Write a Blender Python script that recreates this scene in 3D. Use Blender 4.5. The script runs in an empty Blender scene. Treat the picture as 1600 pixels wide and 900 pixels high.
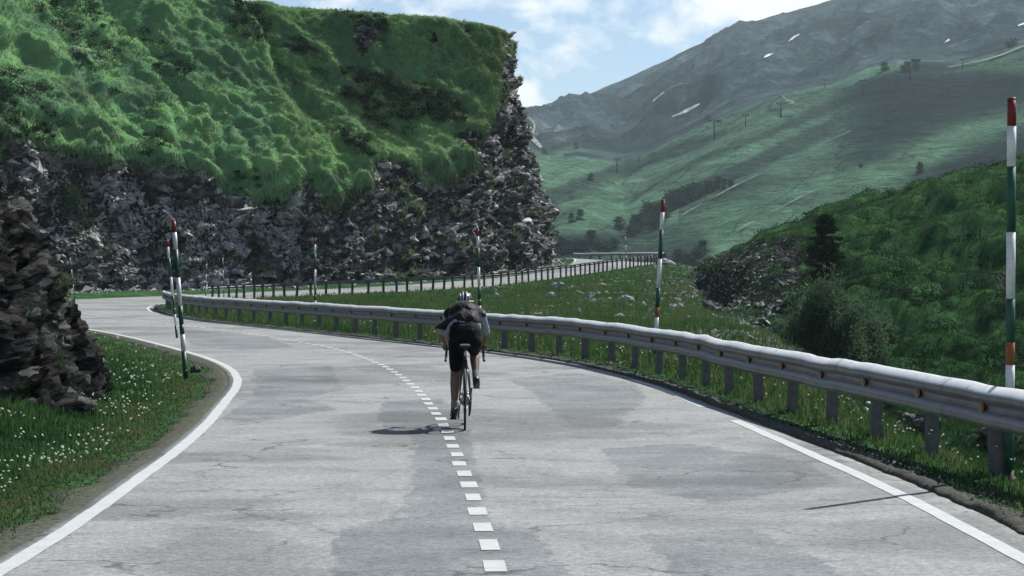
import bpy, bmesh, math, random
import numpy as np
from mathutils import Vector, Matrix

random.seed(7)
rng = np.random.default_rng(11)
C = bpy.context.scene.collection
SC = bpy.context.scene
R = math.radians

# ------------------------------------------------------------------ camera, light, exposure
F, CX, HY, CH = 3500.0, 800.0, 420.0, 1.76
cam = bpy.data.objects.new('camera', bpy.data.cameras.new('camera'))
C.objects.link(cam)
cam.location = (0, 0, CH)
cam.rotation_euler = (R(90), 0, 0)
cam.data.sensor_width = 36
cam.data.lens = 36 * F / 1600
cam.data.shift_y = -(450 - HY) / 1600
cam.data.clip_start = 0.1
cam.data.clip_end = 20000
SC.camera = cam

SUN_AZ, SUN_EL = R(42), R(47)
S = Vector((math.sin(SUN_AZ) * math.cos(SUN_EL), math.cos(SUN_AZ) * math.cos(SUN_EL), math.sin(SUN_EL)))
sl = bpy.data.lights.new('sun', 'SUN')
sl.energy = 5.0
sl.angle = R(0.5)
sl.color = (1.0, 0.965, 0.91)
so = bpy.data.objects.new('sun', sl)
C.objects.link(so)
so.rotation_euler = S.to_track_quat('Z', 'Y').to_euler()

W = bpy.data.worlds.new('World')
SC.world = W
W.use_nodes = True
wn, wl = W.node_tree.nodes, W.node_tree.links
wn.clear()
w_out = wn.new('ShaderNodeOutputWorld')
w_bg = wn.new('ShaderNodeBackground')
w_sky = wn.new('ShaderNodeTexSky')
w_sky.sky_type = 'NISHITA'
w_sky.sun_disc = False
w_sky.sun_elevation = SUN_EL
w_sky.sun_rotation = SUN_AZ
w_sky.altitude = 2000
w_sky.dust_density = 0.2
w_sky.ozone_density = 2.5
w_bg.inputs['Strength'].default_value = 0.075
w_tc = wn.new('ShaderNodeTexCoord')
w_map = wn.new('ShaderNodeMapping')
w_map.inputs['Scale'].default_value = (11, 11, 17)
w_map.inputs['Location'].default_value = (3.1, 0.4, 1.3)
w_noise = wn.new('ShaderNodeTexNoise')
w_noise.inputs['Scale'].default_value = 1.35
w_noise.inputs['Detail'].default_value = 9
w_noise.inputs['Roughness'].default_value = 0.56
w_noise.inputs['Distortion'].default_value = 0.15
w_ramp = wn.new('ShaderNodeValToRGB')
w_ramp.color_ramp.elements[0].position = 0.43
w_ramp.color_ramp.elements[0].color = (0, 0, 0, 1)
w_ramp.color_ramp.elements[1].position = 0.53
w_ramp.color_ramp.elements[1].color = (1, 1, 1, 1)
w_mix = wn.new('ShaderNodeMix')
w_mix.data_type = 'RGBA'
w_mix.inputs[7].default_value = (10.3, 10.6, 10.8, 1)      # sunlit cloud, same scale as the sky radiance
wl.new(w_tc.outputs['Generated'], w_map.inputs['Vector'])
wl.new(w_map.outputs[0], w_noise.inputs['Vector'])
wl.new(w_noise.outputs['Fac'], w_ramp.inputs['Fac'])
w_sep = wn.new('ShaderNodeSeparateXYZ')           # broken cloud low over the mountains, open blue sky overhead
w_el = wn.new('ShaderNodeMapRange')
w_el.inputs['From Min'].default_value = 0.16
w_el.inputs['From Max'].default_value = 0.34
w_el.inputs['To Min'].default_value = 1.0
w_el.inputs['To Max'].default_value = 0.12
w_mul = wn.new('ShaderNodeMath')
w_mul.operation = 'MULTIPLY'
wl.new(w_tc.outputs['Generated'], w_sep.inputs[0])
wl.new(w_sep.outputs['Z'], w_el.inputs['Value'])
wl.new(w_ramp.outputs['Color'], w_mul.inputs[0])
wl.new(w_el.outputs[0], w_mul.inputs[1])
wl.new(w_mul.outputs[0], w_mix.inputs[0])
w_hs = wn.new('ShaderNodeHueSaturation')
w_hs.inputs['Saturation'].default_value = 0.95
w_hs.inputs['Value'].default_value = 1.0
wl.new(w_sky.outputs[0], w_hs.inputs['Color'])
wl.new(w_hs.outputs[0], w_mix.inputs[6])
wl.new(w_mix.outputs[2], w_bg.inputs['Color'])
wl.new(w_bg.outputs[0], w_out.inputs['Surface'])

SC.view_settings.view_transform = 'Standard'
SC.view_settings.look = 'None'
SC.view_settings.gamma = 1
SC.view_settings.exposure = 0.5
SC.view_settings.use_curve_mapping = False
SC.cycles.max_bounces = 6
SC.cycles.volume_bounces = 0

# ------------------------------------------------------------------ numpy noise
_perm = np.random.default_rng(3).permutation(256)
_perm = np.concatenate([_perm, _perm, _perm])
_g = np.random.default_rng(5).normal(size=(256, 3))
_g /= np.linalg.norm(_g, axis=1)[:, None]

def perlin(p):
    p = np.asarray(p, float)
    i = np.floor(p).astype(int)
    f = p - i
    i &= 255
    u = f * f * f * (f * (f * 6 - 15) + 10)
    res = 0
    for dx in (0, 1):
        wx = u[:, 0] if dx else 1 - u[:, 0]
        for dy in (0, 1):
            wy = u[:, 1] if dy else 1 - u[:, 1]
            for dz in (0, 1):
                wz = u[:, 2] if dz else 1 - u[:, 2]
                h = _perm[_perm[_perm[i[:, 0] + dx] + i[:, 1] + dy] + i[:, 2] + dz]
                g = _g[h]
                res = res + wx * wy * wz * (g[:, 0] * (f[:, 0] - dx) + g[:, 1] * (f[:, 1] - dy) + g[:, 2] * (f[:, 2] - dz))
    return res * 1.5

def fbm(p, o=4, lac=2.1, gain=0.5):
    a, s, t = 1.0, 0, 0
    p = np.array(p, float)
    for k in range(o):
        s = s + a * perlin(p + 17.3 * k)
        t += a
        p = p * lac
        a *= gain
    return s / t

def ridged(p, o=4, lac=2.1, gain=0.5):
    a, s, t = 1.0, 0, 0
    p = np.array(p, float)
    for k in range(o):
        s = s + a * (1 - np.abs(perlin(p + 9.1 * k)) * 2)
        t += a
        p = p * lac
        a *= gain
    return s / t

def worley(p, seed=1):
    """(F1, F2, id of nearest cell)"""
    p = np.asarray(p, float)
    i = np.floor(p).astype(int)
    f1 = np.full(len(p), 9.0)
    f2 = np.full(len(p), 9.0)
    cid = np.zeros(len(p))
    tab = np.random.default_rng(seed).random((256, 4))
    for dx in (-1, 0, 1):
        for dy in (-1, 0, 1):
            for dz in (-1, 0, 1):
                c = i + (dx, dy, dz)
                cm = c & 255
                h = _perm[_perm[_perm[cm[:, 0]] + cm[:, 1]] + cm[:, 2]]
                d = np.linalg.norm(c + tab[h, :3] - p, axis=1)
                m = d < f1
                f2 = np.where(m, f1, np.minimum(f2, d))
                cid = np.where(m, tab[h, 3], cid)
                f1 = np.where(m, d, f1)
    return f1, f2, cid

def sm(x, a=0.0, b=1.0):
    t = np.clip((np.asarray(x, float) - a) / (b - a), 0, 1)
    return t * t * (3 - 2 * t)

def catmull(P, n):
    P = np.asarray(P, float)
    Q = np.vstack([2 * P[0] - P[1], P, 2 * P[-1] - P[-2]])
    out = []
    for k in range(len(P) - 1):
        p0, p1, p2, p3 = Q[k:k + 4]
        t = np.linspace(0, 1, n, endpoint=False)[:, None]
        out.append(0.5 * (2 * p1 + (p2 - p0) * t + (2 * p0 - 5 * p1 + 4 * p2 - p3) * t ** 2 + (3 * p1 - p0 - 3 * p2 + p3) * t ** 3))
    out.append(P[-1:])
    return np.vstack(out)

def resample(P, step):
    P = np.asarray(P, float)
    s = np.concatenate([[0], np.cumsum(np.linalg.norm(np.diff(P[:, :2], axis=0), axis=1))])
    t = np.arange(0, s[-1], step)
    return np.stack([np.interp(t, s, P[:, k]) for k in range(P.shape[1])], 1), t

def px(x, y, d):
    return np.array([(x - CX) / F * d, d, CH - (y - HY) / F * d])

def flat(x, y, z=0.0):
    d = F * (CH - z) / (y - HY)
    return np.array([(x - CX) / F * d, d, z])

# ------------------------------------------------------------------ mesh helpers
def mesh_np(name, V, faces, mat=None, smooth=True, attrs=None):
    """V (n,3); faces: list of int arrays, each (m,k)"""
    me = bpy.data.meshes.new(name)
    V = np.ascontiguousarray(V, dtype=np.float32)
    me.vertices.add(len(V))
    me.vertices.foreach_set('co', V.ravel())
    loops, starts, totals, s = [], [], [], 0
    for f in faces:
        f = np.asarray(f, dtype=np.int32)
        if len(f) == 0:
            continue
        k = f.shape[1]
        loops.append(f.ravel())
        starts.append(s + np.arange(len(f)) * k)
        totals.append(np.full(len(f), k))
        s += f.size
    loops = np.concatenate(loops)
    me.loops.add(len(loops))
    me.loops.foreach_set('vertex_index', loops.astype(np.int32))
    starts = np.concatenate(starts).astype(np.int32)
    me.polygons.add(len(starts))
    me.polygons.foreach_set('loop_start', starts)
    me.polygons.foreach_set('loop_total', np.concatenate(totals).astype(np.int32))
    me.polygons.foreach_set('use_smooth', np.full(len(starts), smooth))
    for a, v in (attrs or {}).items():
        at = me.attributes.new(a, 'FLOAT', 'POINT')
        at.data.foreach_set('value', np.ascontiguousarray(v, dtype=np.float32))
    me.update(calc_edges=True)
    me.validate()
    if mat:
        me.materials.append(mat)
    return me

def link(name, me, parent=None, loc=None):
    o = bpy.data.objects.new(name, me)
    C.objects.link(o)
    if parent:
        o.parent = parent
    if loc is not None:
        o.location = loc
    return o

def grid_faces(nr, nc):
    i = np.arange((nr - 1) * (nc - 1))
    r, c = i // (nc - 1), i % (nc - 1)
    a = r * nc + c
    return np.stack([a, a + 1, a + nc + 1, a + nc], 1)

def tag(o, label=None, cat=None, group=None, kind=None):
    if label: o['label'] = label
    if cat: o['category'] = cat
    if group: o['group'] = group
    if kind: o['kind'] = kind
    return o

def empty(name, loc, rz=0):
    o = bpy.data.objects.new(name, None)
    C.objects.link(o)
    o.location = loc
    o.rotation_euler = (0, 0, rz)
    o.empty_display_size = 0.2
    return o

def bm_obj(name, bm, mat, parent=None, smooth=True):
    me = bpy.data.meshes.new(name)
    bmesh.ops.recalc_face_normals(bm, faces=bm.faces[:])
    bm.to_mesh(me)
    bm.free()
    me.polygons.foreach_set('use_smooth', np.full(len(me.polygons), smooth))
    me.materials.append(mat)
    return link(name, me, parent)

def add_box(bm, c, s, rot=None, bevel=0.0):
    m = Matrix.Translation(c) @ (rot.to_4x4() if rot else Matrix.Identity(4)) @ Matrix.Diagonal((s[0], s[1], s[2], 1))
    r = bmesh.ops.create_cube(bm, size=1, matrix=m)
    if bevel:
        es = list({e for v in r['verts'] for e in v.link_edges})
        bmesh.ops.bevel(bm, geom=es, offset=bevel, segments=2, affect='EDGES')

def add_ring_loft(bm, rings, caps=True, closed=False):
    vs = [[bm.verts.new(p) for p in r] for r in rings]
    n = len(vs[0])
    m = len(vs)
    for k in range(m if closed else m - 1):
        a, b = vs[k], vs[(k + 1) % m]
        for j in range(n):
            bm.faces.new((a[j], a[(j + 1) % n], b[(j + 1) % n], b[j]))
    if caps and not closed:
        bm.faces.new(vs[0][::-1])
        bm.faces.new(vs[-1])

def add_tube(bm, pts, rad, n=10, closed=False, sx=1.0):
    pts = [Vector(p) for p in pts]
    m = len(pts)
    rads = rad if hasattr(rad, '__len__') else [rad] * m
    rings = []
    ref = None
    for k in range(m):
        if closed:
            t = (pts[(k + 1) % m] - pts[k - 1]).normalized()
        else:
            t = (pts[min(k + 1, m - 1)] - pts[max(k - 1, 0)]).normalized()
        if ref is None:
            ref = Vector((1, 0, 0)) if abs(t.x) < 0.8 else Vector((0, 0, 1))
        u = (ref - t * ref.dot(t)).normalized()
        ref = u
        v = t.cross(u)
        rings.append([pts[k] + (u * math.cos(q) * sx + v * math.sin(q)) * rads[k] for q in [2 * math.pi * j / n for j in range(n)]])
    add_ring_loft(bm, rings, True, closed)

def add_ball(bm, c, r, sub=2, rot=None):
    if not hasattr(r, '__len__'):
        r = (r, r, r)
    m = Matrix.Translation(c) @ (rot.to_4x4() if rot else Matrix.Identity(4)) @ Matrix.Diagonal((r[0], r[1], r[2], 1))
    bmesh.ops.create_icosphere(bm, subdivisions=sub, radius=1, matrix=m)

def add_limb(bm, pts, rads):
    """overlapping tapered capsules, to be fused by a voxel remesh"""
    for k in range(len(pts) - 1):
        add_tube(bm, [pts[k], pts[k + 1]], [rads[k], rads[k + 1]], 14)
    for p, r in zip(pts, rads):
        add_ball(bm, p, r * 0.995)

def fuse(name, bm, mat, voxel=0.008, smooth=4, parent=None, jitter=None):
    me = bpy.data.meshes.new(name + '_raw')
    bmesh.ops.recalc_face_normals(bm, faces=bm.faces[:])
    bm.to_mesh(me)
    bm.free()
    tmp = bpy.data.objects.new(name + '_raw', me)
    C.objects.link(tmp)
    r = tmp.modifiers.new('r', 'REMESH')
    r.mode = 'VOXEL'
    r.voxel_size = voxel
    s = tmp.modifiers.new('s', 'SMOOTH')
    s.iterations = smooth
    s.factor = 0.5
    dg = bpy.context.evaluated_depsgraph_get()
    out = bpy.data.meshes.new_from_object(tmp.evaluated_get(dg))
    out.name = name
    bpy.data.objects.remove(tmp)
    bpy.data.meshes.remove(me)
    if jitter:
        n = len(out.vertices)
        co = np.empty(n * 3, np.float32)
        out.vertices.foreach_get('co', co)
        no = np.empty(n * 3, np.float32)
        out.vertex_normals.foreach_get('vector', no)
        co, no = co.reshape(-1, 3), no.reshape(-1, 3)
        co = co + no * jitter(co)[:, None]
        out.vertices.foreach_set('co', co.astype(np.float32).ravel())
    out.materials.clear()
    out.materials.append(mat)
    out.polygons.foreach_set('use_smooth', np.full(len(out.polygons), True))
    return link(name, out, parent)

# ------------------------------------------------------------------ materials
class NT:
    def __init__(self, name):
        self.m = bpy.data.materials.new(name)
        self.m.use_nodes = True
        self.t = self.m.node_tree
        self.t.nodes.clear()
        self.out = self.t.nodes.new('ShaderNodeOutputMaterial')
        self.co = self.n('ShaderNodeTexCoord').outputs['Object']
    def n(self, typ, **kw):
        nd = self.t.nodes.new(typ)
        for k, v in kw.items():
            setattr(nd, k, v)
        return nd
    def l(self, a, b):
        self.t.links.new(a, b)
    def noise(self, scale, detail=4, rough=0.55, vec=None, dist=0.0):
        nd = self.n('ShaderNodeTexNoise')
        nd.inputs['Scale'].default_value = scale
        nd.inputs['Detail'].default_value = detail
        nd.inputs['Roughness'].default_value = rough
        nd.inputs['Distortion'].default_value = dist
        self.l(vec or self.co, nd.inputs['Vector'])
        return nd.outputs['Fac']
    def voro(self, scale, feature='F1', out='Distance', vec=None):
        nd = self.n('ShaderNodeTexVoronoi', feature=feature)
        nd.inputs['Scale'].default_value = scale
        self.l(vec or self.co, nd.inputs['Vector'])
        return nd.outputs[out]
    def map(self, scale, rot=(0, 0, 0), vec=None):
        nd = self.n('ShaderNodeMapping')
        nd.inputs['Scale'].default_value = scale
        nd.inputs['Rotation'].default_value = rot
        self.l(vec or self.co, nd.inputs['Vector'])
        return nd.outputs[0]
    def ramp(self, fac, stops):
        nd = self.n('ShaderNodeValToRGB')
        cr = nd.color_ramp
        while len(cr.elements) < len(stops):
            cr.elements.new(0.5)
        for e, (p, c) in zip(cr.elements, stops):
            e.position = p
            e.color = (*c, 1) if hasattr(c, '__len__') else (c, c, c, 1)
        self.l(fac, nd.inputs['Fac'])
        return nd.outputs['Color']
    def attr(self, name):
        return self.n('ShaderNodeAttribute', attribute_name=name).outputs['Fac']
    def mix(self, fac, a, b, mode='MIX'):
        nd = self.n('ShaderNodeMix', data_type='RGBA', blend_type=mode)
        for s, v in ((nd.inputs[0], fac), (nd.inputs[6], a), (nd.inputs[7], b)):
            if hasattr(v, 'is_linked'):
                self.l(v, s)
            elif hasattr(v, '__len__'):
                s.default_value = (*v, 1)
            else:
                s.default_value = v
        return nd.outputs[2]
    def math(self, op, a, b=0.0, c=None):
        nd = self.n('ShaderNodeMath', operation=op)
        for s, v in zip(nd.inputs, (a, b, c)):
            if v is None:
                continue
            if hasattr(v, 'is_linked'):
                self.l(v, s)
            else:
                s.default_value = v
        return nd.outputs[0]
    def bump(self, h, strength=0.5, dist=0.1, normal=None):
        nd = self.n('ShaderNodeBump')
        nd.inputs['Strength'].default_value = strength
        nd.inputs['Distance'].default_value = dist
        self.l(h, nd.inputs['Height'])
        if normal:
            self.l(normal, nd.inputs['Normal'])
        return nd.outputs[0]
    def principled(self, col, rough=0.8, metal=0.0, bump=None, spec=0.3):
        b = self.n('ShaderNodeBsdfPrincipled')
        for key, v in (('Base Color', col), ('Roughness', rough), ('Metallic', metal)):
            if hasattr(v, 'is_linked'):
                self.l(v, b.inputs[key])
            elif hasattr(v, '__len__'):
                b.inputs[key].default_value = (*v, 1)
            else:
                b.inputs[key].default_value = v
        b.inputs['Specular IOR Level'].default_value = spec
        if bump:
            self.l(bump, b.inputs['Normal'])
        return b.outputs[0]
    def done(self, sh):
        self.l(sh, self.out.inputs['Surface'])
        return self.m

def simple(name, col, rough=0.6, metal=0.0, var=0.15, scale=30, spec=0.4, bump=0.0):
    t = NT(name)
    n = t.noise(scale, 5)
    c = t.ramp(n, [(0.25, tuple(x * (1 - var) for x in col)), (0.75, tuple(min(1, x * (1 + var)) for x in col))])
    return t.done(t.principled(c, rough, metal, t.bump(n, bump, 0.01) if bump else None, spec))

def blade_mat(name, stops, trans=0.35):
    t = NT(name)
    c = t.ramp(t.attr('tint'), stops)
    d = t.n('ShaderNodeBsdfDiffuse')
    tr = t.n('ShaderNodeBsdfTranslucent')
    t.l(c, d.inputs['Color'])
    t.l(t.mix(1.0, c, (1.0, 1.0, 0.7), 'MULTIPLY'), tr.inputs['Color'])
    mx = t.n('ShaderNodeMixShader')
    mx.inputs[0].default_value = trans
    t.l(d.outputs[0], mx.inputs[1])
    t.l(tr.outputs[0], mx.inputs[2])
    return t.done(mx.outputs[0])

GREEN_D, GREEN_M, GREEN_L, GREEN_Y = (0.014, 0.034, 0.018), (0.028, 0.078, 0.036), (0.060, 0.140, 0.060), (0.100, 0.140, 0.066)
STRAW = (0.135, 0.130, 0.090)

def rock_col(t, scale=1.0, warm=0.0):
    n1 = t.noise(0.9 * scale, 8, 0.62)
    n2 = t.noise(5.5 * scale, 6, 0.65)
    st = t.noise(2.2 * scale, 6, 0.6, t.map((1.0, 1.0, 3.4), (R(24), R(-14), 0)), 0.5)
    c = t.ramp(n1, [(0.30, (0.030, 0.032, 0.034)), (0.47, (0.075, 0.077, 0.080)), (0.60, (0.16, 0.16, 0.16)), (0.72, (0.38, 0.38, 0.375))])
    c2 = t.ramp(st, [(0.36, (0.028, 0.029, 0.031)), (0.50, (0.10, 0.10, 0.10)), (0.58, (0.26, 0.26, 0.255)), (0.66, (0.50, 0.50, 0.49))])
    c = t.mix(0.5, c, c2)
    c = t.mix(t.ramp(n2, [(0.40, 0.0), (0.62, 0.45)]), c, (0.07, 0.068, 0.066))
    vec = t.map((1.0, 1.0, 2.0), (R(24), R(-20), 0))
    fl = t.n('ShaderNodeVectorMath', operation='ADD')
    nz = t.n('ShaderNodeTexNoise')
    nz.inputs['Scale'].default_value = 2.0 * scale
    nz.inputs['Detail'].default_value = 4
    t.l(t.co, nz.inputs['Vector'])
    t.l(vec, fl.inputs[0])
    sv = t.n('ShaderNodeVectorMath', operation='SCALE')
    sv.inputs['Scale'].default_value = 0.8 / scale
    t.l(nz.outputs['Color'], sv.inputs[0])
    t.l(sv.outputs[0], fl.inputs[1])
    sepv = t.n('ShaderNodeSeparateColor')
    t.l(t.voro(2.1 * scale, 'F1', 'Color', fl.outputs[0]), sepv.inputs[0])
    zone = t.ramp(t.noise(0.45 * scale, 5, 0.6), [(0.44, 0.15), (0.60, 1.0)])
    c = t.mix(t.math('MULTIPLY', t.ramp(sepv.outputs[0], [(0.62, 0.0), (0.70, 0.9)]), zone), c, (0.66, 0.66, 0.65))
    c = t.mix(t.ramp(sepv.outputs[1], [(0.58, 0.0), (0.68, 0.8)]), c, (0.022, 0.023, 0.025))
    h = t.math('ADD', t.math('MULTIPLY', n1, 0.5), t.math('ADD', t.math('MULTIPLY', st, 0.7), t.math('MULTIPLY', n2, 0.35)))
    h = t.math('ADD', h, t.math('MULTIPLY', sepv.outputs[2], 0.5))
    return c, h

def grass_col(t, scale=1.0, dark=1.0):
    n1 = t.noise(0.35 * scale, 6, 0.6)
    n2 = t.noise(2.6 * scale, 6, 0.62)
    k = lambda c: tuple(x * dark for x in c)
    c = t.ramp(n1, [(0.30, k(GREEN_D)), (0.45, k(GREEN_M)), (0.58, k((0.05, 0.115, 0.040))), (0.72, k(GREEN_L))])
    c = t.mix(t.ramp(n2, [(0.42, 0.0), (0.68, 0.65)]), c, k((0.040, 0.052, 0.028)))
    return c, n2

def terrain_mat(name, rscale=1.0, gscale=1.0, dark=1.0, bump_d=0.25, rdark=1.0, dry=0.0):
    t = NT(name)
    rc, rh = rock_col(t, rscale)
    if rdark < 1:
        rc = t.mix(1.0, rc, (rdark, rdark, rdark), 'MULTIPLY')
    gc, gh = grass_col(t, gscale, dark)
    f = t.math('ADD', t.attr('rock'), t.math('MULTIPLY', t.math('SUBTRACT', t.noise(3.0 * rscale, 5), 0.5), 0.7))
    f = t.ramp(f, [(0.44, 0.0), (0.56, 1.0)])
    gc = t.mix(dry, gc, (0.115, 0.135, 0.080))
    gc = t.mix(t.attr('moss'), gc, t.mix(1.0, gc, (0.66, 0.70, 0.66), 'MULTIPLY'))
    rc = t.mix(t.attr('dark'), rc, t.mix(1.0, rc, (0.22, 0.22, 0.24), 'MULTIPLY'))
    c = t.mix(f, gc, rc)
    h = t.mix(f, t.math('MULTIPLY', gh, 0.6), rh)
    return t.done(t.principled(c, 1.0, 0, t.bump(h, 0.9, bump_d), 0.0))

M = {}
M['ground'] = terrain_mat('ground_grass_and_stone', 1.6, 1.5, 1.0, 0.12)
M['cliff'] = terrain_mat('cliff_rock_and_turf', 0.7, 0.55, 3.0, 0.40, 1.0, 0.2)
M['crag'] = terrain_mat('roadside_rock', 1.5, 1.5, 0.8, 0.12, 0.20)

def mountain_mat():
    t = NT('mountain_pasture_and_scree')
    n0 = t.noise(0.004, 8, 0.6)
    n1 = t.noise(0.022, 9, 0.66)
    n2 = t.noise(0.10, 6, 0.62)
    st = t.noise(0.030, 8, 0.66, t.map((1.0, 0.35, 2.5), (0, 0, R(-24))))
    rc = t.ramp(n1, [(0.36, (0.009, 0.015, 0.018)), (0.46, (0.021, 0.030, 0.033)), (0.56, (0.038, 0.048, 0.050)), (0.66, (0.085, 0.096, 0.098))])
    rc = t.mix(t.ramp(n2, [(0.35, 0.55), (0.6, 0.0)]), rc, (0.014, 0.022, 0.024))
    rc = t.mix(1.0, rc, (2.0, 2.2, 2.3), 'MULTIPLY')
    gc = t.ramp(st, [(0.32, (0.042, 0.078, 0.058)), (0.46, (0.075, 0.150, 0.098)), (0.58, (0.105, 0.215, 0.135)), (0.70, (0.150, 0.240, 0.165))])
    gc = t.mix(t.ramp(n2, [(0.44, 0.0), (0.66, 0.45)]), gc, (0.050, 0.070, 0.045))
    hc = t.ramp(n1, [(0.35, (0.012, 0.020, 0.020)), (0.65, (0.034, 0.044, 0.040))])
    gc = t.mix(t.attr('heath'), gc, hc)  # heath colour, which also paints the cloud shadow on the right slope
    f = t.math('ADD', t.attr('rock'), t.math('MULTIPLY', t.math('SUBTRACT', n1, 0.5), 1.1))
    f = t.ramp(f, [(0.38, 0.0), (0.62, 1.0)])
    c = t.mix(f, gc, rc)
    sp = t.noise(0.25, 6, 0.7)
    c = t.mix(t.ramp(sp, [(0.40, 0.55), (0.52, 0.0)]), c, t.mix(1.0, c, (0.35, 0.40, 0.42), 'MULTIPLY'))
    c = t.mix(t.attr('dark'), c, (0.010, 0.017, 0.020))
    h = t.math('ADD', t.math('MULTIPLY', n1, 1.0), t.math('MULTIPLY', n2, 0.4))
    return t.done(t.principled(c, 1.0, 0, t.bump(h, 0.9, 14.0), 0.0))
M['mountain'] = mountain_mat()

def asphalt(name, tone, tint=(1, 1, 1)):
    t = NT(name)
    k = lambda v: tuple(v * tone * q for q in tint)
    big = t.noise(0.22, 6, 0.6, None, 0.6)
    mid = t.noise(1.3, 7, 0.65, None, 0.4)
    grain = t.noise(55, 3, 0.7)
    agg = t.voro(85)
    c = t.ramp(big, [(0.30, k(0.130)), (0.44, k(0.185)), (0.49, k(0.245)), (0.70, k(0.285))])
    c = t.mix(t.ramp(mid, [(0.36, 0.5), (0.52, 0.0)]), c, k(0.15))
    c = t.mix(t.ramp(mid, [(0.56, 0.0), (0.70, 0.45)]), c, k(0.36))
    c = t.mix(0.75, c, t.ramp(grain, [(0.30, 0.30), (0.70, 1.0)]), 'MULTIPLY')
    c = t.mix(0.35, c, t.ramp(agg, [(0.15, 1.25), (0.6, 0.55)]), 'MULTIPLY')
    g2 = t.noise(16, 8, 0.8)
    c = t.mix(0.8, c, t.ramp(g2, [(0.36, 0.40), (0.50, 0.98), (0.63, 1.35)]), 'MULTIPLY')
    stk = t.noise(1.0, 8, 0.72, t.map((0.55, 3.2, 1.0), (0, 0, R(4))), 0.4)
    c = t.mix(0.85, c, t.ramp(stk, [(0.30, 0.55), (0.40, 0.95), (0.58, 1.0), (0.70, 1.18)]), 'MULTIPLY')
    warp = t.n('ShaderNodeVectorMath', operation='ADD')
    nz = t.n('ShaderNodeTexNoise')
    nz.inputs['Scale'].default_value = 1.7
    nz.inputs['Detail'].default_value = 6
    t.l(t.co, nz.inputs['Vector'])
    sc = t.n('ShaderNodeVectorMath', operation='SCALE')
    t.l(nz.outputs['Color'], sc.inputs[0])
    sc.inputs['Scale'].default_value = 1.1
    t.l(t.co, warp.inputs[0])
    t.l(sc.outputs[0], warp.inputs[1])
    edge = t.voro(0.5, 'DISTANCE_TO_EDGE', 'Distance', warp.outputs[0])
    crack = t.ramp(edge, [(0.004, 1.0), (0.016, 0.0)])
    gate = t.ramp(t.noise(0.6, 4), [(0.47, 0.0), (0.58, 0.8)])
    c = t.mix(t.math('MULTIPLY', crack, gate), c, k(0.035))
    pit = t.ramp(t.noise(2.6, 6, 0.7, t.map((0.8, 1.3, 1))), [(0.665, 0.0), (0.70, 0.8)])
    c = t.mix(pit, c, k(0.055))
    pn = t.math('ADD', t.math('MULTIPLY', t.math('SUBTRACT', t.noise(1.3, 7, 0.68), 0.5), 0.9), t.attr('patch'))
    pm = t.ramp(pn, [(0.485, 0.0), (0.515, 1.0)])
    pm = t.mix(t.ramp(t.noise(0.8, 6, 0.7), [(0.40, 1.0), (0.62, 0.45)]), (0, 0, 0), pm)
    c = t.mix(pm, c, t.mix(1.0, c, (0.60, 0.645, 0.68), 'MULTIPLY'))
    h = t.math('ADD', grain, t.math('MULTIPLY', agg, -0.6))
    return t.done(t.principled(c, 0.82, 0, t.bump(h, 0.35, 0.006), 0.3))
M['asphalt'] = asphalt('worn_pale_asphalt', 1.52, (0.955, 1.0, 0.99))
# patch tone is inside the asphalt material

def paint_mat():
    t = NT('worn_white_road_paint')
    n = t.noise(5, 8, 0.75)
    g = t.noise(40, 4, 0.75)
    w = t.ramp(t.math('ADD', t.math('MULTIPLY', n, 0.6), t.math('MULTIPLY', g, 0.4)), [(0.42, 0.95), (0.55, 0.0)])
    c = t.mix(w, (0.46, 0.475, 0.465), (0.36, 0.40, 0.40))
    return t.done(t.principled(c, 0.7, 0, None, 0.3))
M['paint'] = paint_mat()
M['grit'] = simple('gritty_shoulder', (0.078, 0.084, 0.066), 1.0, 0, 0.6, 16, 0.0, 0.6)
M['soil'] = simple('dark_soil_edge', (0.060, 0.060, 0.052), 0.95, 0, 0.7, 22, 0.1, 0.6)

def steel_mat():
    t = NT('galvanised_steel')
    n = t.noise(6, 6, 0.65)
    s = t.noise(3, 5, 0.6, t.map((4, 4, 0.5)))
    c = t.ramp(n, [(0.3, (0.11, 0.115, 0.125)), (0.7, (0.22, 0.225, 0.235))])
    c = t.mix(t.ramp(s, [(0.55, 0.0), (0.75, 0.6)]), c, (0.10, 0.095, 0.09))
    topm = t.math('MULTIPLY', t.attr('capped'), t.ramp(t.noise(9, 5, 0.7), [(0.30, 0.35), (0.45, 1.0)]))  # pale top: white paint on near rail, painted-in sunlit edge on upper rails
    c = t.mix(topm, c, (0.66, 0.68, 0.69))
    return t.done(t.principled(c, t.math('MULTIPLY_ADD', n, 0.3, 0.33), t.math('MULTIPLY_ADD', topm, -0.35, 0.35), t.bump(n, 0.15, 0.01), 0.5))
M['steel'] = steel_mat()
M['post'] = simple('weathered_post_steel', (0.085, 0.09, 0.10), 0.65, 0.25, 0.35, 9, 0.4)
M['amber'] = simple('faded_amber_reflector', (0.17, 0.085, 0.035), 0.45, 0, 0.3, 25, 0.5)
M['pole_white'] = simple('pole_white_paint', (0.62, 0.63, 0.64), 0.55, 0, 0.2, 14)
M['pole_green'] = simple('pole_green_paint', (0.012, 0.075, 0.045), 0.5, 0, 0.25, 14)
M['pole_red'] = simple('pole_dark_red_paint', (0.16, 0.012, 0.016), 0.5, 0, 0.25, 14)
M['pole_rust'] = simple('pole_rust', (0.26, 0.095, 0.040), 0.85, 0, 0.4, 16)
M['pole_black'] = simple('pole_black_paint', (0.012, 0.011, 0.012), 0.55, 0, 0.3, 14)
M['snow'] = simple('old_snow', (0.62, 0.64, 0.66), 0.7, 0, 0.08, 0.2)
M['stream'] = simple('stony_stream_bed', (0.13, 0.15, 0.14), 0.95, 0, 0.5, 0.15)
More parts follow.
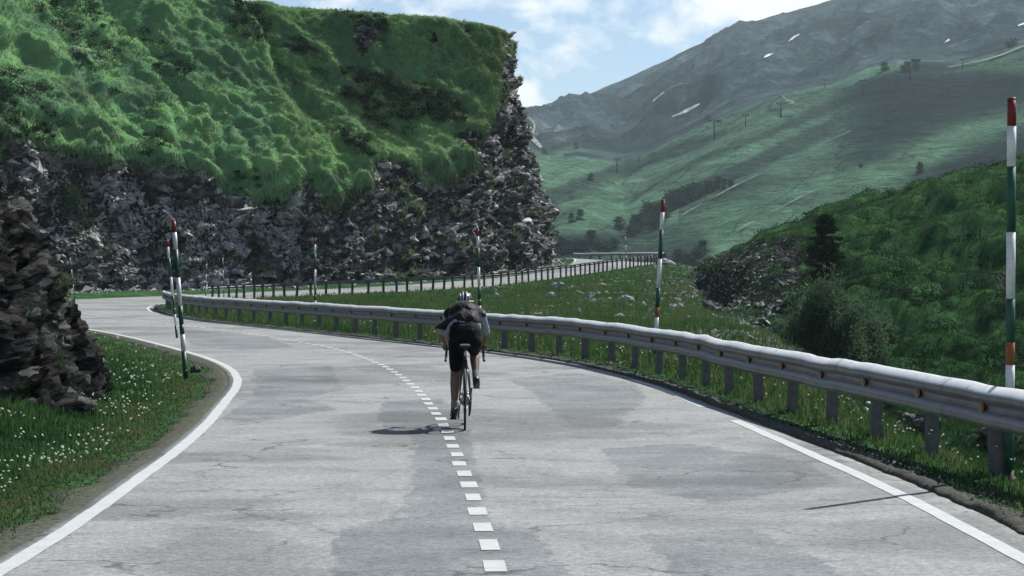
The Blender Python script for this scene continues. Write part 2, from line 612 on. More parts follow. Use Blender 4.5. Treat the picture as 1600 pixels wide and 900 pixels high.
M['trail'] = simple('pale_gravel_track', (0.17, 0.18, 0.17), 0.95, 0, 0.3, 0.08)
M['bark'] = simple('dark_bark', (0.040, 0.032, 0.026), 0.95, 0, 0.4, 12, 0.2, 0.6)
M['pylon'] = simple('grey_green_pylon_steel', (0.018, 0.022, 0.022), 0.8, 0.0, 0.2, 2)
M['grass'] = blade_mat('meadow_blades', [(0.0, GREEN_D), (0.35, GREEN_M), (0.7, (0.068, 0.128, 0.054)), (0.9, GREEN_Y), (1.0, STRAW)], 0.4)
M['turf'] = blade_mat('hill_tussock_blades', [(0.0, (0.014, 0.030, 0.015)), (0.4, (0.032, 0.076, 0.030)), (0.8, (0.062, 0.140, 0.048)), (1.0, (0.105, 0.150, 0.065))], 0.3)
M['cliff_turf'] = blade_mat('cliff_turf_blades', [(0.0, (0.034, 0.055, 0.034)), (0.35, (0.125, 0.190, 0.110)), (0.7, (0.255, 0.355, 0.200)), (1.0, (0.290, 0.360, 0.215))], 0.25)
M['leaf'] = blade_mat('bush_leaves', [(0.0, (0.036, 0.064, 0.046)), (0.5, (0.068, 0.115, 0.080)), (1.0, (0.130, 0.185, 0.130))], 0.4)
M['needle'] = blade_mat('pine_needles', [(0.0, (0.016, 0.028, 0.020)), (0.6, (0.036, 0.064, 0.042)), (1.0, (0.085, 0.120, 0.075))], 0.15)
M['heather'] = blade_mat('heather_and_juniper', [(0.0, (0.012, 0.020, 0.014)), (0.5, (0.026, 0.042, 0.026)), (1.0, (0.060, 0.085, 0.050))], 0.15)
M['petal'] = blade_mat('white_petals', [(0.0, (0.55, 0.56, 0.52)), (1.0, (0.80, 0.80, 0.76))], 0.25)

def stone_mat():
    t = NT('pale_stone')
    c, h = rock_col(t, 2.0)
    c = t.mix(0.5, c, (0.46, 0.46, 0.455))
    return t.done(t.principled(c, 0.9, 0, t.bump(h, 0.6, 0.05), 0.2))
M['stone'] = stone_mat()
def dark_stone_mat():
    t = NT('dark_stone')
    c, h = rock_col(t, 2.0)
    return t.done(t.principled(t.mix(0.6, c, (0.05, 0.05, 0.052)), 0.9, 0, t.bump(h, 0.6, 0.05), 0.2))
M['dark_stone'] = dark_stone_mat()

# ------------------------------------------------------------------ the road
L0 = [(-3.0, -12), (-3.0, 0), (-2.97, 10), (-3.0, 15), (-3.1, 18.1), (-3.32, 23.2), (-3.7, 28.5), (-4.35, 35.5), (-5.5, 42), (-7.6, 50),
      (-10.7, 60.4), (-14.2, 70.5), (-18.5, 82), (-22.5, 94), (-25.5, 107), (-26.6, 119), (-24.8, 129), (-20.5, 136.5), (-14, 141.5),
      (-8, 145.5), (-3.8, 151), (-.3, 157.5), (2.6, 164.5), (4.4, 171), (5, 177), (4.6, 183.5), (2, 190), (-4, 197), (-14, 204)]
R0 = [(3.1, -12), (3.1, 0), (3.12, 9), (3.1, 13.5), (3.0, 18), (2.72, 23.5), (2.4, 29), (2.0, 34.6), (.95, 41.8), (-.8, 48.3), (-3.7, 56.5),
      (-6.8, 65.5), (-10.6, 76), (-13.8, 88), (-15.8, 98), (-17, 106.5), (-17.6, 114.5), (-16.8, 122), (-14.3, 128.5), (-10.5, 132.5),
      (-5.5, 137), (-1.5, 142.5), (2.4, 150.5), (6.2, 160.3), (9.4, 169), (11.4, 177), (11.9, 184.5), (10.6, 192.5), (5, 201)]
Z0 = [0] * 17 + [.03, .12, .25, .45, .68, 1.08, 1.54, 1.95, 2.15, 2.25, 2.3, 2.3]
NS = 16
ZB = [0] * 17 + [.10, .25, .38, .45, .50, .50, .50, .50, .50, .45, .40, .35]
Ls = catmull([(x, y, z + b) for (x, y), z, b in zip(L0, Z0, ZB)], NS)
Rs = catmull([(x, y, z) for (x, y), z in zip(R0, Z0)], NS)

def side_normal(P):
    """unit vector to the right of travel"""
    t = np.gradient(P[:, :2], axis=0)
    t /= np.linalg.norm(t, axis=1)[:, None]
    return np.stack([t[:, 1], -t[:, 0]], 1)

def offset(P, w):
    Q = P.copy()
    Q[:, :2] += side_normal(P) * (w[:, None] if hasattr(w, '__len__') else w)
    return Q

yR = Rs[:, 1]
idx = np.arange(len(Rs)) / NS
wR = np.where(idx < 9, np.interp(yR, [0, 13, 20, 34], [.34, .34, .28, .13]), .14)
LA = offset(Ls, -.14)
RA = offset(Rs, wR)
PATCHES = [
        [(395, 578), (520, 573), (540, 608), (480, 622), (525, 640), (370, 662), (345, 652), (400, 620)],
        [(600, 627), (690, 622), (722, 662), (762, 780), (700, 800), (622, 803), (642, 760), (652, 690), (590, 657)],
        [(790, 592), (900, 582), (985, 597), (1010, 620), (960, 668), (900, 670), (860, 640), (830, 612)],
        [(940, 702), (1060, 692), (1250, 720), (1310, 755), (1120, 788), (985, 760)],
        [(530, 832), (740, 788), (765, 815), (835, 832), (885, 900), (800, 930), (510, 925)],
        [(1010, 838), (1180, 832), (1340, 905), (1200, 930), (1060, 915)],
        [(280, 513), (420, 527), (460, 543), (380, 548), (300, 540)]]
def poly_sdf(x, y, P):
    """positive inside"""
    P = np.asarray(P, float)
    Q = np.roll(P, -1, 0)
    best = np.full(len(x), 1e9)
    ins = np.zeros(len(x), bool)
    for a, b in zip(P, Q):
        e = b - a
        t = np.clip(((x - a[0]) * e[0] + (y - a[1]) * e[1]) / (e @ e), 0, 1)
        best = np.minimum(best, np.hypot(x - a[0] - t * e[0], y - a[1] - t * e[1]))
        c_ = (a[1] > y) != (b[1] > y)
        ins ^= c_ & (x < (b[0] - a[0]) * (y - a[1]) / (b[1] - a[1] + 1e-12) + a[0])
    return np.where(ins, best, -best)
NCR = 61
tt = np.linspace(0, 1, NCR)
kf = np.interp(np.arange(0, len(LA) - 1 + 1e-6, 1 / 8), np.arange(len(LA)), np.arange(len(LA)))
lerp_rows = lambda A: np.stack([np.interp(kf, np.arange(len(A)), A[:, q]) for q in range(3)], 1)
LA8, RA8 = lerp_rows(LA), lerp_rows(RA)
V = LA8[:, None, :] * (1 - tt)[None, :, None] + RA8[:, None, :] * tt[None, :, None]
V = np.concatenate([V[:, :1] - (0, 0, .25), V, V[:, -1:] - (0, 0, .25)], 1)
nrow, ncol = V.shape[:2]
V = V.reshape(-1, 3)
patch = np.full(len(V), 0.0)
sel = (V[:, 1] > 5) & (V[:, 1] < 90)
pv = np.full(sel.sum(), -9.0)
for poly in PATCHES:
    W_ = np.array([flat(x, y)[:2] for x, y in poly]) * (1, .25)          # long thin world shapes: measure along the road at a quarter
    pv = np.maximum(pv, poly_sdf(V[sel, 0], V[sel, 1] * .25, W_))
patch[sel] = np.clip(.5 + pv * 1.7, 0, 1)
tag(link('road', mesh_np('road', V, [grid_faces(nrow, ncol)], M['asphalt'], True, {'patch': patch})), kind='structure')

def ribbon(name, P, w, z, mat):
    A, B = offset(P, -w / 2), offset(P, w / 2)
    V = np.stack([A, B], 1).reshape(-1, 3) + (0, 0, z)
    return tag(link(name, mesh_np(name, V, [grid_faces(len(P), 2)], mat)), kind='structure')

def wobble_line(P, amp=.008):
    P, _ = resample(P, .25)
    n = side_normal(P)
    k = fbm(np.c_[P[:, :2] * 1.5, np.zeros(len(P))], 2) * amp * 2
    P = P.copy()
    P[:, :2] += n * k[:, None]
    return P

ribbon('edge_line', wobble_line(Ls[(Ls[:, 1] > -10)]), .13, .004, M['paint'])
seg = Rs[(idx < 7.2)]
seg, _ = resample(seg, .25)
ribbon('edge_line', wobble_line(seg[seg[:, 1] < 26.4]), .13, .004, M['paint'])
ribbon('edge_line', wobble_line(seg[(seg[:, 1] > 28.3)]), .10, .004, M['paint'])
ribbon('edge_line', wobble_line(offset(Rs[(idx > 12.4)], -.12)), .12, .004, M['paint'])

CL = [(-.02, -6), (-.02, 6), (-.06, 11), (-.11, 13.4), (-.34, 17.9), (-.62, 22.8), (-.84, 26.2), (-1.12, 29.6), (-1.62, 34.9), (-2.33, 40.6), (-3.5, 47.4),
      (-4.95, 53.4), (-6.9, 60), (-9.2, 67), (-13.0, 77), (-16.8, 88), (-19.8, 100), (-21.3, 111), (-20.8, 122), (-17.5, 130.5), (-12.8, 136)]
cl = catmull([(x, y, 0) for x, y in CL], 14)
cl[:, 2] = np.interp(np.arange(len(cl)), [0, len(cl) - 30, len(cl)], [0, 0, .15])
cl, st = resample(cl, .05)
dash_v, dash_f = [], []
nrm = side_normal(cl)
k = 0
s0 = 0.0
while s0 < st[-1] - 1:
    a, b = int(s0 / .05), int((s0 + .52 + random.uniform(-.04, .04)) / .05)
    w = .062 + random.uniform(-.006, .006)
    dx = random.uniform(-.012, .012)
    ii = np.linspace(a, min(b, len(cl) - 1), 5).astype(int)
    base = sum(len(v) for v in dash_v)
    p = cl[ii].copy()
    p[:, :2] += nrm[ii] * dx
    A, B = p.copy(), p.copy()
    A[:, :2] -= nrm[ii] * w
    B[:, :2] += nrm[ii] * w
    dash_v.append(np.stack([A, B], 1).reshape(-1, 3) + (0, 0, .0042))
    dash_f.append(grid_faces(5, 2) + base)
    s0 += 1.0
tag(link('centre_line', mesh_np('centre_line', np.vstack(dash_v), [np.vstack(dash_f)], M['paint'])), kind='structure')

# ------------------------------------------------------------------ terrain function
def seg_dist(x, y, P):
    """distance to polyline P(n,3), z there, signed side (>0 right of travel)"""
    n = len(x)
    best = np.full(n, 1e9)
    zz = np.zeros(n)
    sg = np.zeros(n)
    A, B = P[:-1], P[1:]
    D = B - A
    LL = (D[:, :2] ** 2).sum(1) + 1e-9
    for k in range(len(A)):
        t = np.clip(((x - A[k, 0]) * D[k, 0] + (y - A[k, 1]) * D[k, 1]) / LL[k], 0, 1)
        qx, qy = x - A[k, 0] - t * D[k, 0], y - A[k, 1] - t * D[k, 1]
        d2 = qx * qx + qy * qy
        m = d2 < best
        best = np.where(m, d2, best)
        zz = np.where(m, A[k, 2] + t * D[k, 2], zz)
        sg = np.where(m, D[k, 1] * qx - D[k, 0] * qy, sg)
    return np.sqrt(best), zz, np.sign(sg)

Lc, Rc = LA[::4], RA[::4]
iT = int(16.0 * NS / 4)
Rn, Rf = Rc[:iT + 1], Rc[iT:]
RIM = np.array([(0, 5.0), (12, 4.75), (18, 4.35), (22, 4.1), (26, 3.85), (32, 3.75), (38, 4.1), (45, 4.9), (60, 6.0), (80, 7.0), (120, 9.2), (160, 11.6), (178, 13.2), (190, 14.5), (230, 15)])

def ground(x, y, detail=True):
    x, y = np.asarray(x, float), np.asarray(y, float)
    dl, zl, sl_ = seg_dist(x, y, Lc)
    dn, zn, sn = seg_dist(x, y, Rn)
    df, zf, sf = seg_dist(x, y, Rf)
    dr = np.minimum(dn, df)
    sr = np.where(dn < df, sn, sf)
    left = (sl_ < 0) & (dl <= dr + 30) & ~((sr > 0) & (dr < dl))
    right = (sr > 0) & ~left
    z = np.where(dl < dr, zl, np.where(dn < df, zn, zf)) - .02 - .12 * sm(np.minimum(dl, dr), 0, .6)          # under the road
    near = y < 75
    zleft = zl - .02 - .15 * sm(dl, .1, 1.6) + np.where(near, .16 * np.clip(dl - 1.3, 0, 6), .05 * np.clip(dl - 1, 0, 8))
    w = dn / (dn + df + 1e-6)
    lipz = np.where(dn < df, .05, .0) * sm(dr, 0.05, .22) - .02 * (1 - sm(dr, 0, .2))
    zr = zn * (1 - w) + zf * w + lipz - .10 * sm(dr, .5, 1.5) * (1 - sm(dr, 3, 9)) - .16 * sm(dr, .55, 1.1) * (1 - sm(y, 22, 30))
    s = x - np.interp(y, RIM[:, 0], RIM[:, 1])
    p3 = np.stack([x, y, np.zeros_like(x)], 1)
    if detail:
        s = s + fbm(p3 * .22, 3) * 1.6 * sm(y, 30, 60)
    drop = np.where(s > 0, np.sqrt(s * s + .5) - .7, 0) * np.interp(y, [0, 30, 60, 160], [.62, .62, .75, .75])
    zr = zr - np.maximum(drop, 0)
    crest = 2.2 + (x - 12.6) * .29
    S_ = sm(y, 52, 150)
    H = np.where(y < 150, crest * S_ - 3.1 * (1 - S_), crest - (crest + 14) * sm(y, 152, 235))
    H = H - sm(13.5 - x, 0, 3.0) * 4.0 * sm(y, 105, 135)
    if detail:
        big = fbm(p3 * .10 + 40, 4)
        ter = fbm(np.stack([x * .30, y * .13, 0 * x], 1) + 7, 4)
        hum = ridged(np.stack([x * .15 + y * .02, y * .115, 0 * x], 1) + 7, 3)
        hum2 = ridged(np.stack([x * .34 - y * .03, y * .24, 0 * x], 1) + 27, 3)
        H = H + (big * 1.9 + sm(hum, .2, .65) * .95 - .6 + sm(hum2, .25, .65) * .42 + fbm(p3 * .9 + 3, 3) * .10) * sm(y, 40, 75) * sm(x - np.interp(y, RIM[:, 0], RIM[:, 1]), 1, 6)
    zz = np.maximum(zr, H)
    tcon = np.clip(1 - np.abs(zr - H) / 1.0, 0, 1)
    zz = zz + .25 * tcon * tcon
    zr = np.where(s > -.5, zz, np.where(y > 205, np.maximum(zr, H), zr))
    z = np.where(left, zleft, np.where(right, zr, z))
    if detail:
        out = np.where(left, dl, np.where(right, dr, 0))
        n = fbm(p3 * 1.1, 4) * .16 + fbm(p3 * 4.2, 2) * .05
        z = z + n * sm(out, .15, 1.6)
    rim_s = s
    return z, left, right, np.where(left, dl, dr), rim_s

def hit(pxx, pyy, lo=14, hi=230):
    """first point of the terrain met along the ray through a pixel"""
    d = np.exp(np.linspace(math.log(lo), math.log(hi), 1500))
    X = (pxx - CX) / F * d
    z = ground(X, d)[0]
    zr_ = CH - (pyy - HY) / F * d
    k = np.argmax(z >= zr_)
    return np.array([X[k], d[k], z[k]])

NU, ND = 560, 640
uu = np.concatenate([np.linspace(-.9, -.33, 60, endpoint=False), np.linspace(-.33, .36, NU - 110), np.linspace(.36, .9, 51)[1:]])
dd = np.concatenate([[-15, -8, -3, 1], np.exp(np.linspace(math.log(4), math.log(300), ND))])
UU, DD = np.meshgrid(uu, dd)
XX = UU * np.maximum(DD, 14) + 0
x_, y_ = XX.ravel(), DD.ravel()
zg, lf, rg, outd, rims = ground(x_, y_)
p3 = np.stack([x_, y_, zg], 1)
scree = sm(rims, -2.2, .3) * (1 - sm(rims, 3.0, 7.5)) * sm(y_, 36, 48) * (1 - sm(y_, 150, 175)) * rg
rock = .75 * scree * (fbm(p3 * .5, 3) * .9 + .72)
rock = np.maximum(rock, np.where(rg & (rims < -2) & (y_ > 55), sm(fbm(p3 * .33 + 5, 4), .12, .30) * .60, 0))
rock = np.maximum(rock, np.where(outd < .5, .46 * (1 - sm(outd, .2, .7)), 0))
hillmask = rg & (rims > 5)
rock = np.maximum(rock, np.where(hillmask, sm(fbm(p3 * .21 + 13, 4), .26, .42) * .56, 0))
rock = np.maximum(rock, np.where(rg & (x_ < 17) & (y_ > 108) & (y_ < 150) & (rims > 1.5), .7, 0) * sm(fbm(p3 * .3, 3), -.3, .1))
rock = np.maximum(rock, np.where(lf & (y_ > 90), .30, 0))
gmesh = mesh_np('ground', p3, [grid_faces(len(dd), len(uu))], M['ground'], attrs={'rock': rock, 'moss': sm(rims, 1.5, 6) * rg * np.clip(.75 + 1.3 * fbm(p3 * .16 + 90, 4), 0, 1), 'dark': np.where(hillmask | (rg & (x_ < 22) & (y_ > 95) & (rims > .8)), .95, np.where(outd < .6, .6, 0))})
tag(link('ground', gmesh), kind='structure')

V = np.array([(-6000, -3000, -34), (6000, -3000, -34), (6000, 6000, -34), (-6000, 6000, -34)], float)
tag(link('valley_floor', mesh_np('valley_floor', V, [np.array([[0, 1, 2, 3]])], M['ground'], attrs={'rock': np.zeros(4)})), kind='structure')

# dark raised edge along the right side of the near road
le = RA[(idx < 15.5) & (RA[:, 1] > -8)]
le, _ = resample(le, .08)
prof = [(-.005, -.06), (.0, .015), (.025, .04), (.09, .045), (.18, .035), (.30, -.02)]
rows = []
kk = fbm(np.c_[le[:, :2] * .9, np.zeros(len(le))], 3)
ht = np.interp(le[:, 1], [0, 20, 45, 80, 110], [1, 1, .9, .6, .3])
for o_, h_ in prof:
    kq = fbm(np.c_[le[:, :2] * 5.0, np.full(len(le), o_ * 40)], 3)
    q = offset(le, o_ + kk * .06 + kq * .03)
    q[:, 2] += kq * .03 * (o_ > 0)
    q[:, 2] += h_ * ht * (1 + kk * .6) if h_ > 0 else h_
    rows.append(q)
V = np.stack(rows, 1).reshape(-1, 3)
tag(link('road_edge', mesh_np('road_edge', V, [grid_faces(len(le), len(prof))], M['soil'])), kind='structure')

# gritty shoulder along the left edge of the near road
ls_ = LA[(LA[:, 1] > -8) & (np.arange(len(LA)) / NS < 13)]
ls_, _ = resample(ls_, .1)
rows = []
kk = fbm(np.c_[ls_[:, :2] * .8, np.zeros(len(ls_))], 4)
for o_, h_ in [(.01, -.10), (.0, -.006), (-.08, -.004), (-.18, -.008), (-.30, -.03), (-.4, -.14)]:
    kq = fbm(np.c_[ls_[:, :2] * 4.0, np.full(len(ls_), o_ * 30)], 3)
    q = offset(ls_, o_ * (1 + kk * 1.1 * (o_ < -.05)) + kq * .05 * (o_ < -.05))
    q[:, 2] += h_ + kq * .012 * (o_ < -.05)
    rows.append(q)
tag(link('road_shoulder', mesh_np('road_shoulder', np.stack(rows, 1).reshape(-1, 3), [grid_faces(len(ls_), 6)], M['grit'])), kind='structure')

# ------------------------------------------------------------------ cliffs
def cliff(name, ctrl, nu, nv, mat, amp, fs, lip, mesh_only=False, turf=True, slopebump=1.0):
    """ctrl rows: X, Y, zbase, rock height, total height, rock inset, top inset"""
    c = catmull(ctrl, 24)
    c, s = resample(c, np.linalg.norm(np.diff(c[:, :2], axis=0), axis=1).sum() / nu)
    n = -side_normal(c)                                   # inwards: left of travel
    for _ in range(30):
        n[1:-1] = (n[:-2] + n[1:-1] * 2 + n[2:]) / 4
    n /= np.linalg.norm(n, axis=1)[:, None]
    nu = len(c)
    v = np.linspace(0, 1, nv)
    hr, htot, ir, it = c[:, 3], c[:, 4], c[:, 5], c[:, 6]
    fr = .42
    H_ = np.zeros((nu, nv))
    I_ = np.zeros((nu, nv))
    for j, q in enumerate(v):
        if q < fr:
            a = q / fr
            H_[:, j] = -.6 + (hr + .6) * a
            I_[:, j] = ir * a ** .9
        elif q < .93:
            a = (q - fr) / (.93 - fr)
            b = a ** 1.05
            H_[:, j] = hr + (htot - hr) * (1 - (1 - a) ** 1.25 * (1 - a * .0))
            I_[:, j] = ir + (it - ir) * b
        else:
            a = (q - .93) / .07
            H_[:, j] = htot - a * a * 3
            I_[:, j] = it + a * 9
    X = c[:, None, 0] + n[:, None, 0] * I_
    Y = c[:, None, 1] + n[:, None, 1] * I_
    Z = c[:, None, 2] + H_
    P = np.stack([X, Y, Z], 2)
    def normals(P):
        du = np.gradient(P, axis=0)
        dv = np.gradient(P, axis=1)
        N = np.cross(du, dv)
        N /= np.linalg.norm(N, axis=2)[:, :, None] + 1e-9
        return N
    N = normals(P)
    flat_p = P.reshape(-1, 3)
    vv = np.repeat(v[None], nu, 0).ravel()
    su = np.repeat(s[:, None], nv, 1).ravel()
    bn = fbm(np.stack([su * fs * .8, vv * 3, 0 * su], 1) + 2, 4)
    vb = fr + bn * .15
    rk = 1 - sm(vv, vb - .012, vb + .012)
    return c, s, n, P, N, flat_p, vv, su, rk, fr

CL_ = [(-75, 84, 0, 10, 34, 6, 36), (-52, 106, 0, 10.5, 34, 6, 36), (-38, 124, 0, 10.4, 34, 6, 35), (-29, 139, 0, 10.2, 34, 5.8, 35), (-23.5, 144.5, 0, 8.6, 33.5, 4.8, 34),
       (-18, 147.2, .2, 5.8, 32, 3.2, 32), (-11.6, 150.2, .4, 5.9, 27, 3.2, 27), (-9, 152.2, .55, 6.6, 22.6, 3.5, 25), (-6.3, 154.8, .7, 6.7, 21.4, 3.4, 21.5),
       (-3, 159.5, 1.1, 7.2, 20.0, 2.8, 15.5),
       (0, 165, 1.5, 9.5, 19.0, 2.2, 7.5), (2.1, 170.5, 1.8, 16.4, 18.2, 3.0, 3.6), (3.0, 176, 1.9, 17, 17.9, 3.2, 3.8), (2.5, 183, 2, 16, 17.6, 3, 4.5),
       (-1.5, 191, 2.1, 14, 17, 3, 6), (-10, 199, 2.2, 10, 16, 3, 8), (-24, 207, 2.2, 8, 15, 3, 9)]
c, s, n, P, N, fp, vv, su, rk, fr = cliff('cliff', CL_, 820, 420, None, 1, .12, 1)
nu, nv = P.shape[:2]
# dark crag standing out of the slope near the skyline
pxx = CX + F * fp[:, 0] / fp[:, 1]
pyy = HY - F * (fp[:, 2] - CH) / fp[:, 1]
crag = np.exp(-(((pxx - 564) / 27) ** 2 + ((pyy - 66) / 38) ** 2) ** 2) * np.clip(.55 + 1.6 * fbm(fp * .5 + 8, 4), 0, 1.15)
crag2 = np.exp(-(((pxx - 130) / 60) ** 2 + ((pyy - 95) / 26) ** 2) ** 2) * .5
crag3 = np.exp(-(((pxx - 725) / 28) ** 2 + ((pyy - 225) / 22) ** 2) ** 2) * .6
# strata: blocks dipping to the right
rot = np.array([[.86, .12, .50], [-.2, .97, .1], [-.47, -.2, .86]])
q = fp @ rot.T
f1, f2, cid = worley(q * np.array([.50, .50, .85]) + fbm(fp * .5, 2)[:, None] * .5)
g1, g2, gid = worley(q * np.array([1.3, 1.3, 2.2]) + 31 + fbm(fp * 1.3, 2)[:, None] * .4, 4)
rockd = (cid - .5) * 1.1 + (gid - .5) * .75 + fbm(fp * .16, 4) * 1.9 - .35 * np.exp(-((f2 - f1) / .10) ** 2) - .14 * np.exp(-((g2 - g1) / .10) ** 2)
rockd *= sm(vv, 0, .05) * .6 + .4
# turf: a soft mat creased along the fall line, running down to the right
qd = (fp[:, 2] + .72 * fp[:, 0]) * .8
qa = (fp[:, 0] - .72 * fp[:, 2]) * .8
e1 = np.stack([qd * .42, qa * .10, fp[:, 1] * .05], 1)
w1, w2, wid = worley(fp * np.array([1.25, 1.25, 1.5]) + fbm(fp * .8, 2)[:, None] * .6, 12)
turfd = fbm(e1 * 1.0, 5) * .62 + .20 * np.clip(1 - w1 * w1 * 1.6, -.2, 1) * (.4 + .6 * wid) + sm(ridged(fp * .30 + 11, 3), .2, .8) * .35 - .1 + fbm(fp * 1.7, 3) * .28 + .25
turfd += fbm(np.stack([qd * 1.5, qa * .40, fp[:, 1] * .2], 1) + 9, 4) * .34
turfd += ridged(np.stack([qd * .15, qa * .035, 0 * qa], 1) + 4, 3) * 1.0 - .45
lipm = sm(vv, fr - .07, fr - .01) * (1 - sm(vv, fr + .03, fr + .14))
lip_n = .55 + .8 * fbm(np.stack([su * .5, 0 * su, 0 * su], 1), 3)
rk = np.clip(np.maximum.reduce([rk, crag, crag2, crag3]), 0, 1)
spots = sm(fbm(fp * .42 + 77, 4), .26, .36) * sm(pxx, 560, 740) * .9
rk = np.maximum(rk, spots)
nose = sm(pxx, 768, 800) * (vv < .95)
nosen = sm(fbm(fp * np.array([.5, .5, .35]) + 21, 4), -.16, .05)
rk = np.maximum(rk, nose * np.clip(nosen + sm(pxx, 800, 830), 0, 1))
top = 1 - sm(vv, .86, .93)
disp = rk * rockd + (1 - rk) * turfd * (1 - .85 * sm(pxx, 740, 800)) + lipm * np.clip(lip_n, 0, 2) * (1 - rk * .6) * (1 - sm(pxx, 740, 800)) + crag * 1.5 + crag2 * .5 + crag3 * .5
disp *= .35 + .65 * top
P2 = (fp - N.reshape(-1, 3) * -disp[:, None])
# make sure the displacement goes outwards (towards the road)
outw = -np.repeat(n[:, None], nv, 1).reshape(-1, 2)
sgn = np.sign((N.reshape(-1, 3)[:, :2] * outw).sum(1).mean())
P2 = fp + N.reshape(-1, 3) * (disp * sgn)[:, None]
darkm = np.clip(np.maximum.reduce([crag, crag2, crag3, spots, sm(fbm(fp * .22 + 50, 4), .10, .30) * .8]), 0, 1)
me = mesh_np('cliff', P2, [grid_faces(nu, nv)], M['cliff'], True, {'rock': rk, 'dark': darkm})
tag(link('cliff', me), kind='structure')
cliff_pts, cliff_rk, cliff_v = P2, rk, vv
PP = P2.reshape(nu, nv, 3)
cliff_n = np.cross(np.gradient(PP, axis=0), np.gradient(PP, axis=1)).reshape(-1, 3)
cliff_n /= np.linalg.norm(cliff_n, axis=1)[:, None] + 1e-9
cliff_n *= sgn

RO = [(-14.5, 10, 0, 1.0, 2.6, .8, 3), (-10.5, 17, 0, 1.1, 2.8, .8, 3), (-7.9, 22.5, .2, 1.3, 3.0, .8, 3.0), (-6.3, 26, .25, 1.5, 3.2, .9, 2.6), (-5.5, 28.5, .1, 1.6, 3.35, .9, 2.3),
      (-5.4, 30.5, 0, 1.7, 3.5, .95, 2.2), (-5.9, 33.5, 0, 1.8, 3.6, 1.0, 2.4), (-7.6, 38, 0, 1.8, 3.6, 1, 2.6), (-10.4, 44, 0, 1.9, 3.7, 1, 3), (-15.4, 51, 0, 2, 4, 1, 3.5), (-22.4, 58, 0, 2, 4, 1, 4)]
c, s, n, P, N, fp, vv, su, rk, fr = cliff('outcrop', RO, 460, 260, None, 1, .3, 1)
nu, nv = P.shape[:2]
q = fp @ rot.T
f1, f2, cid = worley(q * np.array([.9, .9, 1.3]) + fbm(fp * 1.0, 2)[:, None] * .4, 8)
g1, g2, gid = worley(q * np.array([3.2, 3.2, 4.6]) + 5 + fbm(fp * 2.0, 2)[:, None] * .3, 9)
rk = np.maximum(rk, 1 - sm(vv, .72 + fbm(fp * .6, 3) * .15, .80))
rk = np.maximum(rk, .0)
disp = (cid - .5) * .22 + (gid - .5) * .13 + fbm(fp * .5, 4) * .6 + (ridged(q * np.array([1.6, 1.6, 2.6]), 4) - .45) * .16 - .10 * np.exp(-((f2 - f1) / .10) ** 2) - .05 * np.exp(-((g2 - g1) / .10) ** 2)
disp = rk * disp + (1 - rk) * (fbm(fp * .9, 4) * .6 + .15)
N = N.reshape(-1, 3)
sgn = np.sign((N[:, :2] * -np.repeat(n[:, None], nv, 1).reshape(-1, 2)).sum(1).mean())
P2 = fp + N * (disp * sgn)[:, None]
me = mesh_np('rock_outcrop', P2, [grid_faces(nu, nv)], M['crag'], True, {'rock': rk})
tag(link('rock_outcrop', me), kind='structure')
crag_pts, crag_rk, crag_v = P2, rk, vv
PP = P2.reshape(nu, nv, 3)
crag_n = np.cross(np.gradient(PP, axis=0), np.gradient(PP, axis=1)).reshape(-1, 3)
crag_n /= np.linalg.norm(crag_n, axis=1)[:, None] + 1e-9
crag_n *= sgn

# ------------------------------------------------------------------ the mountain across the valley
SKY = np.array([(300, 200), (640, 185), (812, 173), (860, 163), (900, 155), (950, 135), (1000, 113), (1050, 90), (1100, 66), (1150, 42), (1200, 28), (1260, 14), (1330, -6), (1450, -45), (1600, -100), (2400, -260)], float)
RDG = np.array([(300, 245), (640, 238), (815, 236), (860, 243), (900, 236), (940, 240), (975, 247), (1010, 240), (1060, 213), (1160, 166), (1230, 150), (1300, 140), (1350, 118), (1400, 103), (1480, 98), (1520, 92), (1600, 66), (1700, 30), (2400, -140)], float)
YB = 640.0
def mtn_depth(x, y):
    ys = np.interp(x, SKY[:, 0], SKY[:, 1])
    yr = np.interp(x, RDG[:, 0], RDG[:, 1])
    tg = np.clip((YB - y) / (YB - yr), 0, 1)
    tb = np.clip((yr - y) / (yr - ys), 0, 1)
    return np.where(y >= yr, 330 + 820 * tg ** 1.7, 1450 + 1150 * tb)
xs = np.concatenate([np.linspace(420, 790, 60, endpoint=False), np.linspace(790, 1640, 420, endpoint=False), np.linspace(1640, 2400, 60)])
ys_ = np.interp(xs, SKY[:, 0], SKY[:, 1])
yr_ = np.interp(xs, RDG[:, 0], RDG[:, 1])
rows_y, rows_d = [], []
for a in np.linspace(0, 1, 230):
    y = YB + (yr_ - YB) * a
    rows_y.append(y)
    rows_d.append(mtn_depth(xs, y + 1e-6))
for a in np.linspace(0, 1, 130):
    y = yr_ + (ys_ - yr_) * a
    rows_y.append(y - 1e-3)
    rows_d.append(1450 + 1150 * np.full_like(xs, a))
for a in (1, 2, 3):
    rows_y.append(ys_ + a * 6)
    rows_d.append(np.full_like(xs, 2600 + 250 * a))
GY, GD = np.array(rows_y), np.array(rows_d)
GX = np.repeat(xs[None], len(GY), 0)
MP = np.stack([(GX - CX) / F * GD, GD, CH - (GY - HY) / F * GD], 2).reshape(-1, 3)
gx, gy, gd = GX.ravel(), GY.ravel(), GD.ravel()
back = gd > 1400
wp = MP * np.array([1, 1, 1])
ro = ridged(np.stack([wp[:, 0] * .0065 - wp[:, 1] * .0022, wp[:, 1] * .0016, wp[:, 2] * .003], 1) + 3, 5)
md = np.where(back, ((ro - .45) * 40 + fbm(wp * .008, 5) * 26 + fbm(wp * .03, 4) * 9) * sm((gd - 1450) / 1150, .0, .22), fbm(np.stack([wp[:, 0] * .012 - wp[:, 1] * .006, wp[:, 1] * .003, 0 * gx], 1), 4) * 9 * sm(gd, 400, 800) + fbm(wp * .04, 3) * 1.6)
